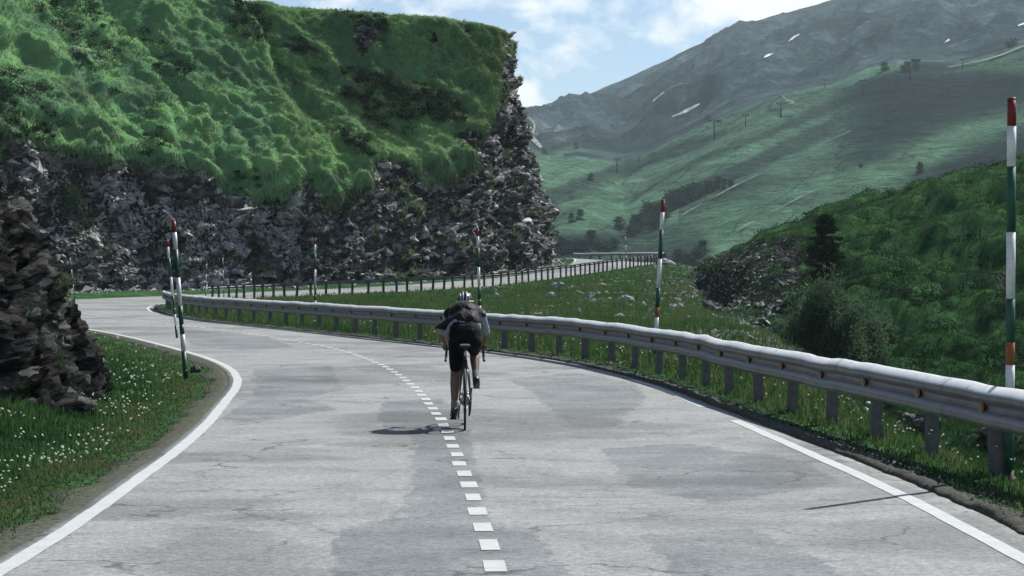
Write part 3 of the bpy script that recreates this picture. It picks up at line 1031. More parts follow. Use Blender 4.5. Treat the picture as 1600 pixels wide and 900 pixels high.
md *= np.where(back, 1 - .88 * sm(gy, np.interp(gx, SKY[:, 0], SKY[:, 1]) + 30, np.interp(gx, SKY[:, 0], SKY[:, 1])), 1)
MP[:, 2] += md
gx, gy = CX + F * MP[:, 0] / MP[:, 1], HY - F * (MP[:, 2] - CH) / MP[:, 1]
rockm = np.where(back, .72 + .25 * fbm(wp * .01, 3), 0)
rockm = np.where(back, rockm - .45 * sm(gy, 215, 245) * sm(980 - gx, 0, 60), rockm)
rockm = np.maximum(rockm, np.exp(-((gy - np.interp(gx, RDG[:, 0], RDG[:, 1]) - 4) / 7) ** 2) * ((gx > 880) & (gx < 985)) * .75)
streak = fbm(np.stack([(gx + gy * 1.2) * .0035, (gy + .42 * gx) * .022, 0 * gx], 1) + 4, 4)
heath_and_shade = sm(streak, .02, .28) * .75
cloud_shade = sm(gx, 1230, 1400) * sm(gy, 95, 125) * (1 - sm(gy + (gx - 1400) * .38, 235, 262)) * (gy > np.interp(gx, RDG[:, 0], RDG[:, 1]) + 6)  # cloud shadow over the right slope, painted into the colour
cloud_shade2 = sm(gx, 1330, 1480) * sm(gy + (gx - 1400) * .33, 262, 285)  # lower part of the same painted cloud shadow
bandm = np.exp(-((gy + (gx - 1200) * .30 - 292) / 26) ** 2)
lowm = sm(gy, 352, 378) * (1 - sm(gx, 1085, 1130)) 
heath_and_shade = np.clip(np.maximum.reduce([heath_and_shade, cloud_shade * .95, cloud_shade2 * .9, bandm * .6 * (gx > 1060), lowm]), 0, 1)
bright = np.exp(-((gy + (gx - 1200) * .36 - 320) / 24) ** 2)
heath_and_shade = np.where(back, .3, heath_and_shade * (1 - .9 * bright))
cloud_shade, cloud_shade2 = cloud_shade * (1 - bright), cloud_shade2 * (1 - bright)
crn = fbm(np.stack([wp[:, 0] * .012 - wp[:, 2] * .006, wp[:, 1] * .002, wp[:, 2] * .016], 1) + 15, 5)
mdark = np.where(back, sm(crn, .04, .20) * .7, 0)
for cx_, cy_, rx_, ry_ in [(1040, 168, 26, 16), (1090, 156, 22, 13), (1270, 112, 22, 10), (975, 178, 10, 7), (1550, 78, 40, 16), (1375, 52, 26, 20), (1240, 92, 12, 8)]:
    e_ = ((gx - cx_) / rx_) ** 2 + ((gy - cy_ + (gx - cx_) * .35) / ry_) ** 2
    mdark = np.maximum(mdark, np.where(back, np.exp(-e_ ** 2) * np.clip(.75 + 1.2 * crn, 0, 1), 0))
mdark = np.maximum(mdark, np.where(~back, .62 * cloud_shade + .6 * cloud_shade2 + .6 * lowm, 0) * np.clip(.8 + .8 * streak, 0, 1))
crease = 1 - np.abs(fbm(np.stack([(gx + gy) * .006, (gy + .5 * gx) * .012, 0 * gx], 1) + 70, 3)) / .02
mdark = np.maximum(mdark, np.where(~back, np.clip(crease, 0, 1) * .7, 0))
tag(link('mountain', mesh_np('mountain', MP, [grid_faces(*GX.shape)], M['mountain'], True, {'rock': rockm, 'heath': heath_and_shade, 'dark': mdark})), kind='structure')

from mathutils.bvhtree import BVHTree
_bvh = BVHTree.FromPolygons([tuple(v) for v in MP], grid_faces(*GX.shape).tolist())
def on_mountain(x, y):
    o = Vector((0, 0, CH))
    d = Vector(((x - CX) / F, 1, -(y - HY) / F)).normalized()
    h = _bvh.ray_cast(o, d)
    return h[0]

def strip(name, pts, widths, mat, jag=.25):
    """thin sheet lying on the mountain, along pixel points, widths in pixels"""
    pts = catmull([(x, y, w) for (x, y), w in zip(pts, widths)], 6)
    V = []
    for k, (x, y, w) in enumerate(pts):
        t = pts[min(k + 1, len(pts) - 1)] - pts[max(k - 1, 0)]
        nx, ny = -t[1], t[0]
        l_ = math.hypot(nx, ny) + 1e-6
        for sg in (-1, 1):
            ww = w * (1 + random.uniform(-jag, jag)) * .5
            h = on_mountain(x + sg * nx / l_ * ww, y + sg * ny / l_ * ww)
            if h is None:
                h = on_mountain(x, y)
            if h is None:
                h = Vector(V[-2]) if len(V) > 1 else None
            V.append(tuple(h + Vector((0, -1.2, .9))))
    return tag(link(name, mesh_np(name, np.array(V), [grid_faces(len(pts), 2)], mat)), kind='structure')

strip('snow_patch', [(1050, 184), (1066, 178), (1080, 171), (1093, 164)], [1.5, 3.5, 4.5, 1.5], M['snow'])
strip('snow_patch', [(1193, 92), (1200, 88), (1208, 85)], [1, 3, 1], M['snow'])
strip('snow_patch', [(1232, 66), (1240, 60), (1249, 55)], [1, 3, 1], M['snow'])
strip('snow_patch', [(1020, 160), (1028, 153), (1038, 145)], [1, 2, 1], M['snow'])
strip('snow_patch', [(1476, 68), (1483, 64)], [1, 3], M['snow'])
strip('snow_patch', [(1590, 42), (1604, 37), (1620, 30)], [1, 3, 3], M['snow'])
strip('mountain_track', [(800, 174), (815, 180), (828, 187), (835, 196), (833, 207), (828, 214), (836, 222), (846, 232)], [3, 3.5, 3.5, 3.5, 4, 6, 7, 5], M['trail'])
strip('mountain_track', [(1480, 108), (1530, 98), (1565, 88), (1600, 74), (1640, 60)], [.8, 1.2, 1.8, 2, 2], M['trail'])
strip('mountain_track', [(1222, 152), (1228, 158), (1240, 163), (1232, 165)], [1, 1.5, 1.5, 1], M['trail'])
strip('stream', [(1065, 340), (1080, 331), (1096, 322)], [.8, 1.5, .5], M['stream'], .5)
strip('stream', [(1118, 310), (1136, 300), (1160, 288), (1190, 274)], [.5, 2, 1, .5], M['stream'], .6)
strip('stream', [(1290, 224), (1315, 214), (1328, 208)], [.5, .8, 2], M['stream'], .6)
strip('stream', [(1150, 365), (1165, 356), (1180, 350)], [.5, 2, .5], M['stream'], .6)
strip('stream', [(1205, 335), (1235, 320), (1262, 306), (1290, 296)], [.4, 1.0, .8, .4], M['stream'], .6)

# ------------------------------------------------------------------ vegetation generators
def blades(name, B, h, w, mat, tint, up=None, lean=.5, seg2=False):
    n = len(B)
    a = rng.random(n) * 2 * np.pi
    wd = np.stack([np.cos(a), np.sin(a), np.zeros(n)], 1) * w[:, None]
    b = rng.random(n) * 2 * np.pi
    ld = np.stack([np.cos(b), np.sin(b), np.zeros(n)], 1) * (rng.random(n) * lean)[:, None]
    if up is None:
        up = np.tile([0, 0, 1.0], (n, 1))
    tip = B + (up + ld) * h[:, None]
    tip[:, 2] -= (rng.random(n) * .15) * h
    i = np.arange(n)
    if seg2:
        mid = B + (up * .6 + ld * .35) * h[:, None]
        V = np.stack([B - wd, B + wd, mid + wd * .75, mid - wd * .75, tip], 1).reshape(-1, 3)
        faces = [np.stack([i * 5, i * 5 + 1, i * 5 + 2, i * 5 + 3], 1), np.stack([i * 5 + 3, i * 5 + 2, i * 5 + 4], 1)]
        t = np.repeat(tint, 5)
    else:
        V = np.stack([B - wd, B + wd, tip], 1).reshape(-1, 3)
        faces = [np.stack([i * 3, i * 3 + 1, i * 3 + 2], 1)]
        t = np.repeat(tint, 3)
    return tag(link(name, mesh_np(name, V, faces, mat, False, {'tint': t})), kind='stuff')

def stones(name, B, r, mat):
    base = np.array([(1, 0, 0), (-1, 0, 0), (0, 1, 0), (0, -1, 0), (0, 0, 1), (0, 0, -1)], float)
    fc = np.array([(0, 2, 4), (2, 1, 4), (1, 3, 4), (3, 0, 4), (2, 0, 5), (1, 2, 5), (3, 1, 5), (0, 3, 5)])
    n = len(B)
    s_ = rng.uniform(.5, 1.3, (n, 6, 1)) * base[None] * rng.uniform(.6, 1.3, (n, 1, 3)) * np.array([1, 1, .7])
    a = rng.random(n) * 6.28
    ca, sa = np.cos(a)[:, None], np.sin(a)[:, None]
    tx = rng.normal(0, .5, n)[:, None]
    X = s_[:, :, 0] * ca - s_[:, :, 1] * sa
    Y = s_[:, :, 0] * sa + s_[:, :, 1] * ca
    V = np.stack([X, Y, s_[:, :, 2] + X * tx], 2) * r[:, None, None] + B[:, None, :]
    f = (fc[None] + (np.arange(n) * 6)[:, None, None]).reshape(-1, 3)
    tag(link(name, mesh_np(name, V.reshape(-1, 3), [f], mat, False)), kind='stuff')

def scatter_ground(n, u0, u1, d0, d1, keep):
    d = np.exp(rng.uniform(math.log(d0), math.log(d1), n))
    u = rng.uniform(u0, u1, n)
    x = u * d
    z, l_, r_, o_, s_ = ground(x, d)
    P = np.stack([x, d, z], 1)
    m = keep(P, l_, r_, o_, s_)
    return P[m], o_[m], s_[m]

# roadside grass
B, od, _ = scatter_ground(150000, -.30, -.075, 11, 70, lambda P, l, r, o, s: l & (o > .12) & (rng.random(len(o)) < sm(o, .05, .7) * .9 + .1) & (o < 6))
nn = fbm(B * .7, 3)
h = (.03 + .13 * sm(od, .3, 2.4)) * rng.uniform(.5, 1.4, len(B)) * (1 + nn)
tint = np.clip(.42 + nn * .5 + rng.normal(0, .16, len(B)) + .75 * (1 - sm(od, .5, 1.7)) * rng.random(len(B)), 0, 1)
blades('verge_grass', B, h, .0035 + B[:, 1] * .00016, M['grass'], tint, lean=.8, seg2=True)
B, od, _ = scatter_ground(260000, -.17, .30, 12, 100, lambda P, l, r, o, s: r & (o > .05) & (o < 9) & (s < 1.5) & (rng.random(len(o)) < (.3 + sm(o, .1, .5) * .7)))
nn = fbm(B * .8 + 9, 3)
h = (.04 + .17 * sm(od, .15, 1.1) * np.interp(B[:, 1], [17, 30], [.32, 1])) * rng.uniform(.35, 1.35, len(B)) * (1 + 1.2 * nn)
tint = np.clip(.50 + nn * .7 + rng.normal(0, .24, len(B)) + .25 * (rng.random(len(B)) < .25), 0, 1)
blades('verge_grass', B, h, .0035 + B[:, 1] * .00016, M['grass'], tint, lean=.7, seg2=True)
# bank between the two arms of the bend
B, od, ss = scatter_ground(340000, -.15, .14, 60, 180, lambda P, l, r, o, s: r & (o > .3) & (s < 1.0) & (fbm(P * .33 + 5, 4) < .14 + .16 * rng.random(len(o))))
nn = fbm(B * .5 + 9, 3)
h = .20 * rng.uniform(.4, 1.4, len(B)) * (1 + nn)
tint = np.clip(.62 + nn * .7 + rng.normal(0, .15, len(B)), 0, 1)
blades('bank_grass', B, h, .006 + B[:, 1] * .00012, M['grass'], tint, lean=.9)
# hillside on the right
B, od, ss = scatter_ground(420000, .06, .31, 40, 165, lambda P, l, r, o, s: r & (s > .8))
nn = fbm(B * .35 + 19, 4)
h = .12 * rng.uniform(.4, 1.5, len(B)) * (1 + 1.2 * nn)
tint = np.clip(.26 + nn * .8 + rng.normal(0, .10, len(B)), 0, .78)
blades('hill_grass', B, h, .006 + B[:, 1] * .00013, M['turf'], tint, lean=.8)
# turf on the big slope
m = np.where((cliff_rk < .45) & (cliff_v > .36) & (CX + F * cliff_pts[:, 0] / cliff_pts[:, 1] > -150))[0]
sel = rng.choice(m, 560000)
B = cliff_pts[sel] + rng.normal(0, .05, (len(sel), 3))
nn = fbm(B * .3 + 29, 4)
nb = fbm(np.stack([(B[:, 2] + .72 * B[:, 0]) * .13, (B[:, 0] - .72 * B[:, 2]) * .03, 0 * B[:, 0]], 1) + 83, 4)
up = cliff_n[sel] * .45 + np.array([0, 0, .25]) + np.array([0.55, -.20, -.45]) * rng.uniform(.2, 1.0, (len(sel), 1))
h = .19 * rng.uniform(.3, 1.6, len(B)) * (1 + 1.1 * nn)
tint = np.clip(.54 + nn * .75 + nb * .9 + .26 * sm(CX + F * B[:, 0] / B[:, 1], 420, 640) + rng.normal(0, .13, len(B)), 0, 1)
blades('cliff_turf', B, h, np.full(len(B), .030), M['cliff_turf'], tint, up, lean=.6)
# hanging fringe at the lip and tufts on the rock
lip = np.where((np.abs(cliff_v - .415) < .035) & (cliff_rk < .9))[0]
sel = rng.choice(lip, 26000)
B = cliff_pts[sel]
up = np.tile([0, 0, -.8], (len(sel), 1)) + cliff_n[sel] * .45
blades('cliff_turf', B, rng.uniform(.2, .75, len(B)), np.full(len(B), .035), M['cliff_turf'], np.clip(rng.normal(.36, .16, len(B)), 0, 1), up, lean=.35)
rk_i = np.where((cliff_rk > .6) & (cliff_v > .01) & (fbm(cliff_pts * .5 + 3, 3) > .14))[0]
sel = rng.choice(rk_i, 42000)
up = cliff_n[sel] * .6 + np.array([0, 0, .5])
blades('cliff_turf', cliff_pts[sel], rng.uniform(.15, .5, len(sel)), np.full(len(sel), .05), M['cliff_turf'], np.clip(rng.normal(.35, .18, len(sel)), 0, 1), up, lean=.7)
gi = np.where((crag_rk < .5) | ((crag_rk > .5) & (fbm(crag_pts * 1.1, 3) > .24)))[0]
sel = rng.choice(gi, 40000)
up = crag_n[sel] * .5 + np.array([0, 0, .6])
blades('outcrop_turf', crag_pts[sel], rng.uniform(.06, .24, len(sel)), np.full(len(sel), .008), M['grass'], np.clip(rng.normal(.35, .2, len(sel)), 0, 1), up, lean=.8)

# dark heather and juniper clumps on the slopes, loose pale stones on the rock band
def clumps(name, centres, nrm_, r, per, leaf, mat):
    n = len(centres)
    v = rng.normal(size=(n, per, 3))
    v /= np.linalg.norm(v, axis=2)[:, :, None]
    v *= rng.random((n, per, 1)) ** .4 * r[:, None, None] * np.array([1.25, 1.0, .6])
    Pn = (centres[:, None] + nrm_[:, None] * (r * .25)[:, None, None] + v).reshape(-1, 3)
    tint = np.clip(.30 + np.repeat(rng.normal(0, .15, n), per) + rng.normal(0, .14, n * per), 0, 1)
    me_ = leaf_mesh(name, Pn, rng.uniform(.6, 1.3, len(Pn)) * leaf, mat, tint, .45)
    tag(link(name, me_), kind='stuff')
def leaf_mesh(name, Pc, size, mat, tint, aspect=.5, upbias=0.0):
    n = len(Pc)
    d = rng.normal(size=(n, 3))
    d[:, 2] += upbias
    d /= np.linalg.norm(d, axis=1)[:, None]
    e = np.cross(d, rng.normal(size=(n, 3)))
    e /= np.linalg.norm(e, axis=1)[:, None]
    a, b = d * size[:, None], e * (size * aspect)[:, None]
    V = np.stack([Pc - a, Pc + b, Pc + a, Pc - b], 1).reshape(-1, 3)
    i = np.arange(n) * 4
    return mesh_np(name, V, [np.stack([i, i + 1, i + 2, i + 3], 1)], mat, False, {'tint': np.repeat(tint, 4)})
cpx = CX + F * cliff_pts[:, 0] / cliff_pts[:, 1]
m = np.where((cliff_rk < .4) & (cliff_v > .40) & (cliff_v < .88) & (cpx > -120) & (cpx < 745) & (fbm(np.stack([(cliff_pts[:, 2] + .72 * cliff_pts[:, 0]) * .22, (cliff_pts[:, 0] - .72 * cliff_pts[:, 2]) * .09, 0 * cpx], 1) + 130, 4) + .12 * (cpx < 260) + .02 * (cpx > 620) > .14))[0]
sel = rng.choice(m, 1500)
clumps('heather', cliff_pts[sel], cliff_n[sel], rng.gamma(3, .13, 1500) + .12, 70, .075, M['heather'])
m = np.where((cliff_rk > .7) & (cliff_v > .02) & (cliff_v < .40) & (cpx > 40) & (cpx < 470) & (fbm(cliff_pts * .3 + 44, 3) > -.05))[0]
sel = rng.choice(m, 7000)
stones('scree', cliff_pts[sel] + cliff_n[sel] * .03, rng.gamma(1.7, .06, 7000) + .04, M['stone'])
m = np.where((cliff_rk > .7) & (cliff_v > .02) & (cpx > 470) & (cpx < 870))[0]
sel = rng.choice(m, 4000)
stones('scree', cliff_pts[sel] + cliff_n[sel] * .03, rng.gamma(1.6, .05, 4000) + .03, M['stone'])
B, od, ss = scatter_ground(2600, .06, .31, 55, 160, lambda P, l, r, o, s: r & (s > 4) & (fbm(P * .2 + 61, 4) > .10))
nB = np.tile([0, 0, 1.0], (len(B), 1))
clumps('heather', B, nB, rng.gamma(3, .11, len(B)) + .10, 60, .06, M['heather'])

# white flowers
def flowers(name, B, r):
    n = len(B)
    a0 = rng.random(n) * 6.28
    k = 6
    tl = rng.normal(0, .35, (n, 2))
    V = []
    for j in range(k):
        a = a0 + j * 2 * np.pi / k
        V.append(np.stack([B[:, 0] + np.cos(a) * r, B[:, 1] + np.sin(a) * r, B[:, 2] + (np.cos(a) * tl[:, 0] + np.sin(a) * tl[:, 1] - .5) * r], 1))
    V.append(B + np.stack([0 * r, 0 * r, r * .45], 1))
    V = np.stack(V, 1).reshape(-1, 3)
    i = np.arange(n) * (k + 1)
    f = np.vstack([np.stack([i + j, i + (j + 1) % k, i + k], 1) for j in range(k)])
    tag(link(name, mesh_np(name, V, [f], M['petal'], False, {'tint': np.repeat(rng.random(n), k + 1)})), kind='stuff')
B, od, _ = scatter_ground(5000, -.27, -.09, 12, 60, lambda P, l, r, o, s: l & (o > .5) & (o < 4) & (fbm(P * .55 + 31, 3) > .10))
B[:, 2] += .10 + rng.random(len(B)) * .12
flowers('white_flowers', B, .007 + B[:, 1] * .00030)
B, od, _ = scatter_ground(1100, -.12, .25, 14, 70, lambda P, l, r, o, s: r & (o > .3) & (o < 5) & (s < 1))
B[:, 2] += .12 + rng.random(len(B)) * .2
flowers('white_flowers', B, .007 + B[:, 1] * .00026)

# ------------------------------------------------------------------ stones
def rock_mesh(seed, sub=3, sq=.25):
    bm = bmesh.new()
    bmesh.ops.create_icosphere(bm, subdivisions=sub, radius=1)
    me = bpy.data.meshes.new('boulder')
    bm.to_mesh(me)
    bm.free()
    co = np.array([v.co[:] for v in me.vertices])
    f1, f2, cid = worley(co * 1.1 + seed * 7.7, seed)
    r = 1 + (cid - .5) * .55 + fbm(co * 1.6 + seed, 3) * .35
    co = co * r[:, None]
    me.vertices.foreach_set('co', co.astype(np.float32).ravel())
    me.update()
    return me
rocks = []
for k in range(4):
    m_ = rock_mesh(k + 2)
    m_.materials.append(M['stone'])
    rocks.append(m_)
dark_rock = rock_mesh(9)
dark_rock.materials.append(M['dark_stone'])

# loose scree below the upper road and along the lip: one mass of small stones
B, od, ss = scatter_ground(80000, .02, .16, 40, 178, lambda P, l, r, o, s: r & (s > -2.5) & (s < 6) & (P[:, 1] > 38) & (rng.random(len(o)) < (1 - np.abs(s - .5) / 6) * (.25 + sm(fbm(P * .4, 3), -.1, .3))))
stones('scree', B, rng.gamma(1.6, .028, len(B)) * np.where(B[:, 1] < 70, .7, 1.2) + .02, M['stone'])
B, od, ss = scatter_ground(20000, -.02, .09, 75, 172, lambda P, l, r, o, s: r & (s < -1.2) & (o > 1) & (fbm(P * .33 + 5, 4) > .19))
stones('scree', B, rng.gamma(1.6, .04, len(B)) + .02, M['stone'])
foot = np.where((cliff_v < .05) & (cliff_v > .01))[0]
sel = rng.choice(foot, 2500)
B = cliff_pts[sel] + np.stack([rng.normal(.3, .5, 2500), rng.normal(-.6, .5, 2500), np.zeros(2500)], 1)
B[:, 2] = ground(B[:, 0], B[:, 1])[0]
stones('scree', B, rng.gamma(1.6, .06, 2500) + .03, M['stone'])
gv = RA[(idx < 15)]
gv, _ = resample(gv, .02)
sel = rng.integers(0, len(gv), 6000)
B = offset(gv, .12 + 0 * gv[:, 0])[sel] + rng.normal(0, .10, (6000, 3)) * (1, 1, 0)
B[:, 2] += .085
stones('gravel', B, rng.gamma(1.5, .004, 6000) + .004, M['dark_stone'])

def boulder(p, r, label, dark=False, group=None):
    me = dark_rock if dark else random.choice(rocks)
    o = link('boulder', me)
    o.scale = (r, r * random.uniform(.7, 1.1), r * random.uniform(.55, .8))
    o.location = (p[0], p[1], p[2] + r * .2)
    o.rotation_euler = (random.uniform(-.3, .3), random.uniform(-.3, .3), random.uniform(0, 6))
    tag(o, label, 'boulder', group)
boulder(px(1043, 420, 176), .85, 'big pale boulder at the end of the upper guardrail above the drop')
boulder(hit(870, 452), .45, 'largest white rock on the grass bank, below the upper guardrail', group='white rocks on the grass bank')
boulder(hit(858, 466), .30, 'white rock just below the largest one on the grass bank', group='white rocks on the grass bank')
boulder(hit(980, 474), .38, 'flat white rock on the grass bank left of the far striped pole', group='white rocks on the grass bank')
boulder(hit(1058, 484), .34, 'white rock on the grass bank right of the far striped pole', group='white rocks on the grass bank')
boulder(hit(1112, 488), .45, 'dark edged rock at the top of the scree slope', True)
boulder(hit(1422, 664, 24), .30, 'leftmost of the dark rocks seen under the near guardrail', True, 'dark rocks below the guardrail')
boulder(hit(1450, 672, 24), .42, 'white capped dark rock, middle one seen under the near guardrail', True, 'dark rocks below the guardrail')
boulder(hit(1555, 684, 24), .42, 'rightmost dark rock seen under the near guardrail beside the tall pole', True, 'dark rocks below the guardrail')
boulder(hit(308, 582), .14, 'small dark stone in the grass beside the leaning striped pole', True)

# ------------------------------------------------------------------ guardrails
WPROF = [(.0, .190), (.018, .184), (.058, .160), (.084, .136), (.096, .116), (.098, .094), (.090, .074), (.030, .034), (.012, .020), (.008, 0), (.012, -.020), (.030, -.034), (.090, -.074), (.098, -.094), (.096, -.116), (.084, -.136), (.040, -.160), (.030, -.166)]
def guardrail(rail_path, label, zc, spacing, dents, group, refl=True, toward=-1, post_w=.155, scale=1.0, cap=.128):  # cap: profile height above which the beam is coloured pale
    """toward = -1: the corrugated face looks to the left of travel"""
    p, s = resample(rail_path, .33)
    gz = p[:, 2]
    k1 = fbm(np.c_[s * .35, 0 * s, 0 * s] + 3, 2) * dents
    k2 = fbm(np.c_[s * .8, 0 * s, 0 * s] + 40, 3) * dents
    root = empty('guardrail', (float(p[0, 0]), float(p[0, 1]), float(gz[0])))
    tag(root, label, 'guardrail', group)
    nrm = side_normal(p) * toward
    org = np.array(root.location)
    prof = WPROF + [(a - .012, b) for a, b in WPROF[::-1]]
    rows = []
    for a, b in prof:
        q = p.copy()
        q[:, :2] += nrm * (a * scale + k1 * .5)[:, None]
        q[:, 2] = gz + zc + b * scale + k1 * .5 + k2 * .5 + (k2 * .25 if b > .15 else 0)
        rows.append(q - org)
    n = len(prof)
    V = np.stack(rows, 1).reshape(-1, 3)
    i = np.arange((len(p) - 1) * n)
    r_, c_ = i // n, i % n
    f = np.stack([r_ * n + c_, r_ * n + (c_ + 1) % n, (r_ + 1) * n + (c_ + 1) % n, (r_ + 1) * n + c_], 1)
    caps = [np.array([list(range(n))[::-1]]), np.array([[(len(p) - 1) * n + j for j in range(n)]])]
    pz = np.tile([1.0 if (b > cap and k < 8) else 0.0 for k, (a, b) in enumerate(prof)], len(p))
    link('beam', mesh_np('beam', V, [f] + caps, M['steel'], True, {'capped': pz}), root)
    if refl:                                             # lapped joints of the rail sections, with their bolts
        for k in range(5, len(p) - 3, 12):
            jp = []
            for kk2 in (k, k + 1):
                for a, b in WPROF:
                    q3 = p[kk2].copy()
                    q3[:2] += nrm[kk2] * (a + .004 + k1[kk2] * .5)
                    q3[2] = gz[kk2] + zc + b * 1.01 + k1[kk2] * .5 + k2[kk2] * .5 + (k2[kk2] * .25 if b > .15 else 0)
                    jp.append(q3 - org)
            link('lap_joint', mesh_np('lap_joint', np.array(jp), [grid_faces(2, len(WPROF))], M['steel'], True, {'capped': np.tile([1.0 if b > cap else 0.0 for a, b in WPROF], 2)}), root)
    bm = bmesh.new()
    H = zc + .9
    w, t_, th = post_w, .09, .008          # a C section, open to one side
    out = [(-w / 2, 0), (w / 2, 0), (w / 2, -t_), (w / 2 - th, -t_), (w / 2 - th, -th), (-w / 2 + th, -th), (-w / 2 + th, -t_), (-w / 2, -t_)]
    add_ring_loft(bm, [[(a, b, -.6) for a, b in out], [(a, b, zc + .10 * scale) for a, b in out]])
    add_box(bm, (0, .022, zc), (.07, .044, .14 * scale))
    post_me = bm_obj('post', bm, M['post'], root, False)
    me_post = post_me.data
    bpy.data.objects.remove(post_me)
    bm = bmesh.new()
    add_tube(bm, [(0, 0, 0), (0, .012, 0), (0, .02, 0)], [.068 * scale, .068 * scale, .055 * scale], 16)
    add_box(bm, (0, -.015, 0), (.03, .03, .05))
    ro_ = bm_obj('reflector', bm, M['amber'], root)
    me_ref = ro_.data
    bpy.data.objects.remove(ro_)
    for d_ in np.arange(.6, s[-1] - .2, spacing):
        k = int(d_ / .33)
        j = .0 if spacing > 1.5 else random.uniform(-.12, .12)
        tx = Vector((nrm[k, 0], nrm[k, 1], 0))
        ang = math.atan2(tx.y, tx.x) - math.pi / 2
        pos = Vector(p[k]) - Vector(org) - tx * (.05 - k1[k] * .5)
        pos.x += j * nrm[k, 1]
        o = link('post', me_post, root, pos)
        o.rotation_euler = (random.uniform(-.03, .03), random.uniform(-.035, .035), ang + random.uniform(-.1, .1))
        if refl:
            pos2 = Vector(p[k]) - Vector(org) + tx * (.032 + k1[k] * .5) + Vector((0, 0, zc + k1[k] * .5 + k2[k] * .5))
            o = link('reflector', me_ref, root, pos2)
            o.rotation_euler = (0, 0, ang)
    return root

off = np.interp(Rs[:, 1], [0, 12, 17, 22, 30, 45, 80, 100], [1.2, 1.2, 1.05, .85, .56, .42, .5, .6])
m_ = (idx < 14.3) & (Rs[:, 1] > 10)
near_rail = offset(Rs, off)[m_]
near_rail[:, 2] = np.interp(near_rail[:, 1], [10, 30, 60, 100], [.0, .0, .0, .0])
guardrail(near_rail, 'near steel guardrail with amber reflectors, sweeping along the right of the road', .61, 2.0, .05, 'steel guardrails', True)
m_ = (idx > 16.9) & (idx < 25.4)
far_rail = offset(Rs, .45)[m_]
guardrail(far_rail, 'guardrail along the upper road above the grass bank, with many close thin posts', .70, 1.02, .05, 'steel guardrails', False, post_w=.12, scale=.62, cap=.03)  # upper half coloured pale to paint in its sunlit top
m_ = (idx > 25.45)
end_rail = offset(Rs, .45)[m_]
guardrail(end_rail, 'short far guardrail bending behind the cliff at the top of the road', .74, 1.5, .04, 'steel guardrails', False, post_w=.12, scale=.7, cap=.03)  # upper half coloured pale to paint in its sunlit top

# ------------------------------------------------------------------ snow poles
BANDS = [('red_band', 'pole_red', .067), ('white_band', 'pole_white', .100), ('green_band', 'pole_green', .163), ('white_band', 'pole_white', .165), ('green_band', 'pole_green', .108),
         ('rust_band', 'pole_rust', .056), ('white_band', 'pole_white', .100), ('green_band', 'pole_green', .160), ('black_band', 'pole_black', .081)]
def make_pole(h=3.4, r=.038, grey=False):
    root = empty('snow_pole', (0, 0, 0))
    z = h
    for nm, mt, fr_ in BANDS:
        z2 = z - fr_ * h
        if nm == 'black_band':
            z2 = -.5
        bm = bmesh.new()
        add_tube(bm, [(0, 0, z2 + .001), (0, 0, z)], r, 16)
        if nm == 'red_band':
            add_tube(bm, [(0, 0, z - .01), (0, 0, z + .012)], [r * 1.08, r * .9], 16)
        o = bm_obj(nm, bm, M[mt], root)
        o.data.polygons.foreach_set('use_smooth', [len(p.vertices) == 4 for p in o.data.polygons])
        z = z2
    bm = bmesh.new()
    add_tube(bm, [(0, -r, .36), (0, -r - .006, .36)], .014, 10)
    bm_obj('fixing_bolt', bm, M['pole_white'], root)
    return root
pole0 = make_pole()
def copy_thing(o):
    c_ = o.copy()
    C.objects.link(c_)
    for ch in o.children:
        d_ = ch.copy()
        C.objects.link(d_)
        d_.parent = c_
    return c_
def place_pole(base, top, label, hh=3.4, first=False, rs=1.0, rust=False):
    o = pole0 if first else copy_thing(pole0)
    b, t_ = Vector(base), Vector(top)
    o.location = b
    o.rotation_mode = 'QUATERNION'
    o.rotation_quaternion = (t_ - b).to_track_quat('Z', 'Y')
    o.scale = (rs, rs, (t_ - b).length / 3.4)
    if not rust:
        for ch in o.children:
            if ch.name.startswith('rust_band') or ch.name.startswith('black_band'):
                ch.data = ch.data.copy()
                ch.data.materials[0] = M['pole_green']
                ch.name = 'green_band'
    tag(o, label, 'snow pole', 'striped snow poles along the road')
place_pole(px(1577, 785, 18.6), px(1581, 155, 18.6), 'tallest nearest striped snow pole at the right edge, standing behind the near guardrail', first=True, rust=True)
place_pole(px(1021, 590, 41.3), px(1036, 313, 41.3), 'striped snow pole between the cyclist and the round bush, standing behind the near guardrail', rust=True)
place_pole(px(751, 540, 61), px(746, 357, 61), 'striped snow pole directly behind the head of the cyclist')
place_pole(px(493, 520, 78), px(492, 372, 78), 'thin striped snow pole left of the cyclist behind the low middle of the near guardrail')
place_pole(px(292, 614, 37), px(271, 345, 37), 'nearer and taller of two leaning striped poles in the left grass verge')
place_pole(px(279, 552, 57), px(261, 374, 57), 'farther and thinner of two leaning striped poles on the left verge, green and grey', rs=.85)
place_pole(px(117, 468, 137), px(109, 398, 137), 'distant thin pole at the far left by the foot of the cliff', rs=.8)
place_pole(px(321, 470, 122), px(323, 408, 122), 'left of two distant thin poles at the start of the upper guardrail', rs=.7)
place_pole(px(350, 470, 124), px(348, 398, 124), 'right of two distant thin poles at the start of the upper guardrail', rs=.7)
place_pole(px(979, 417, 172), px(977, 366, 172), 'small distant pole by the upper guardrail near the top of the road', rs=.9)

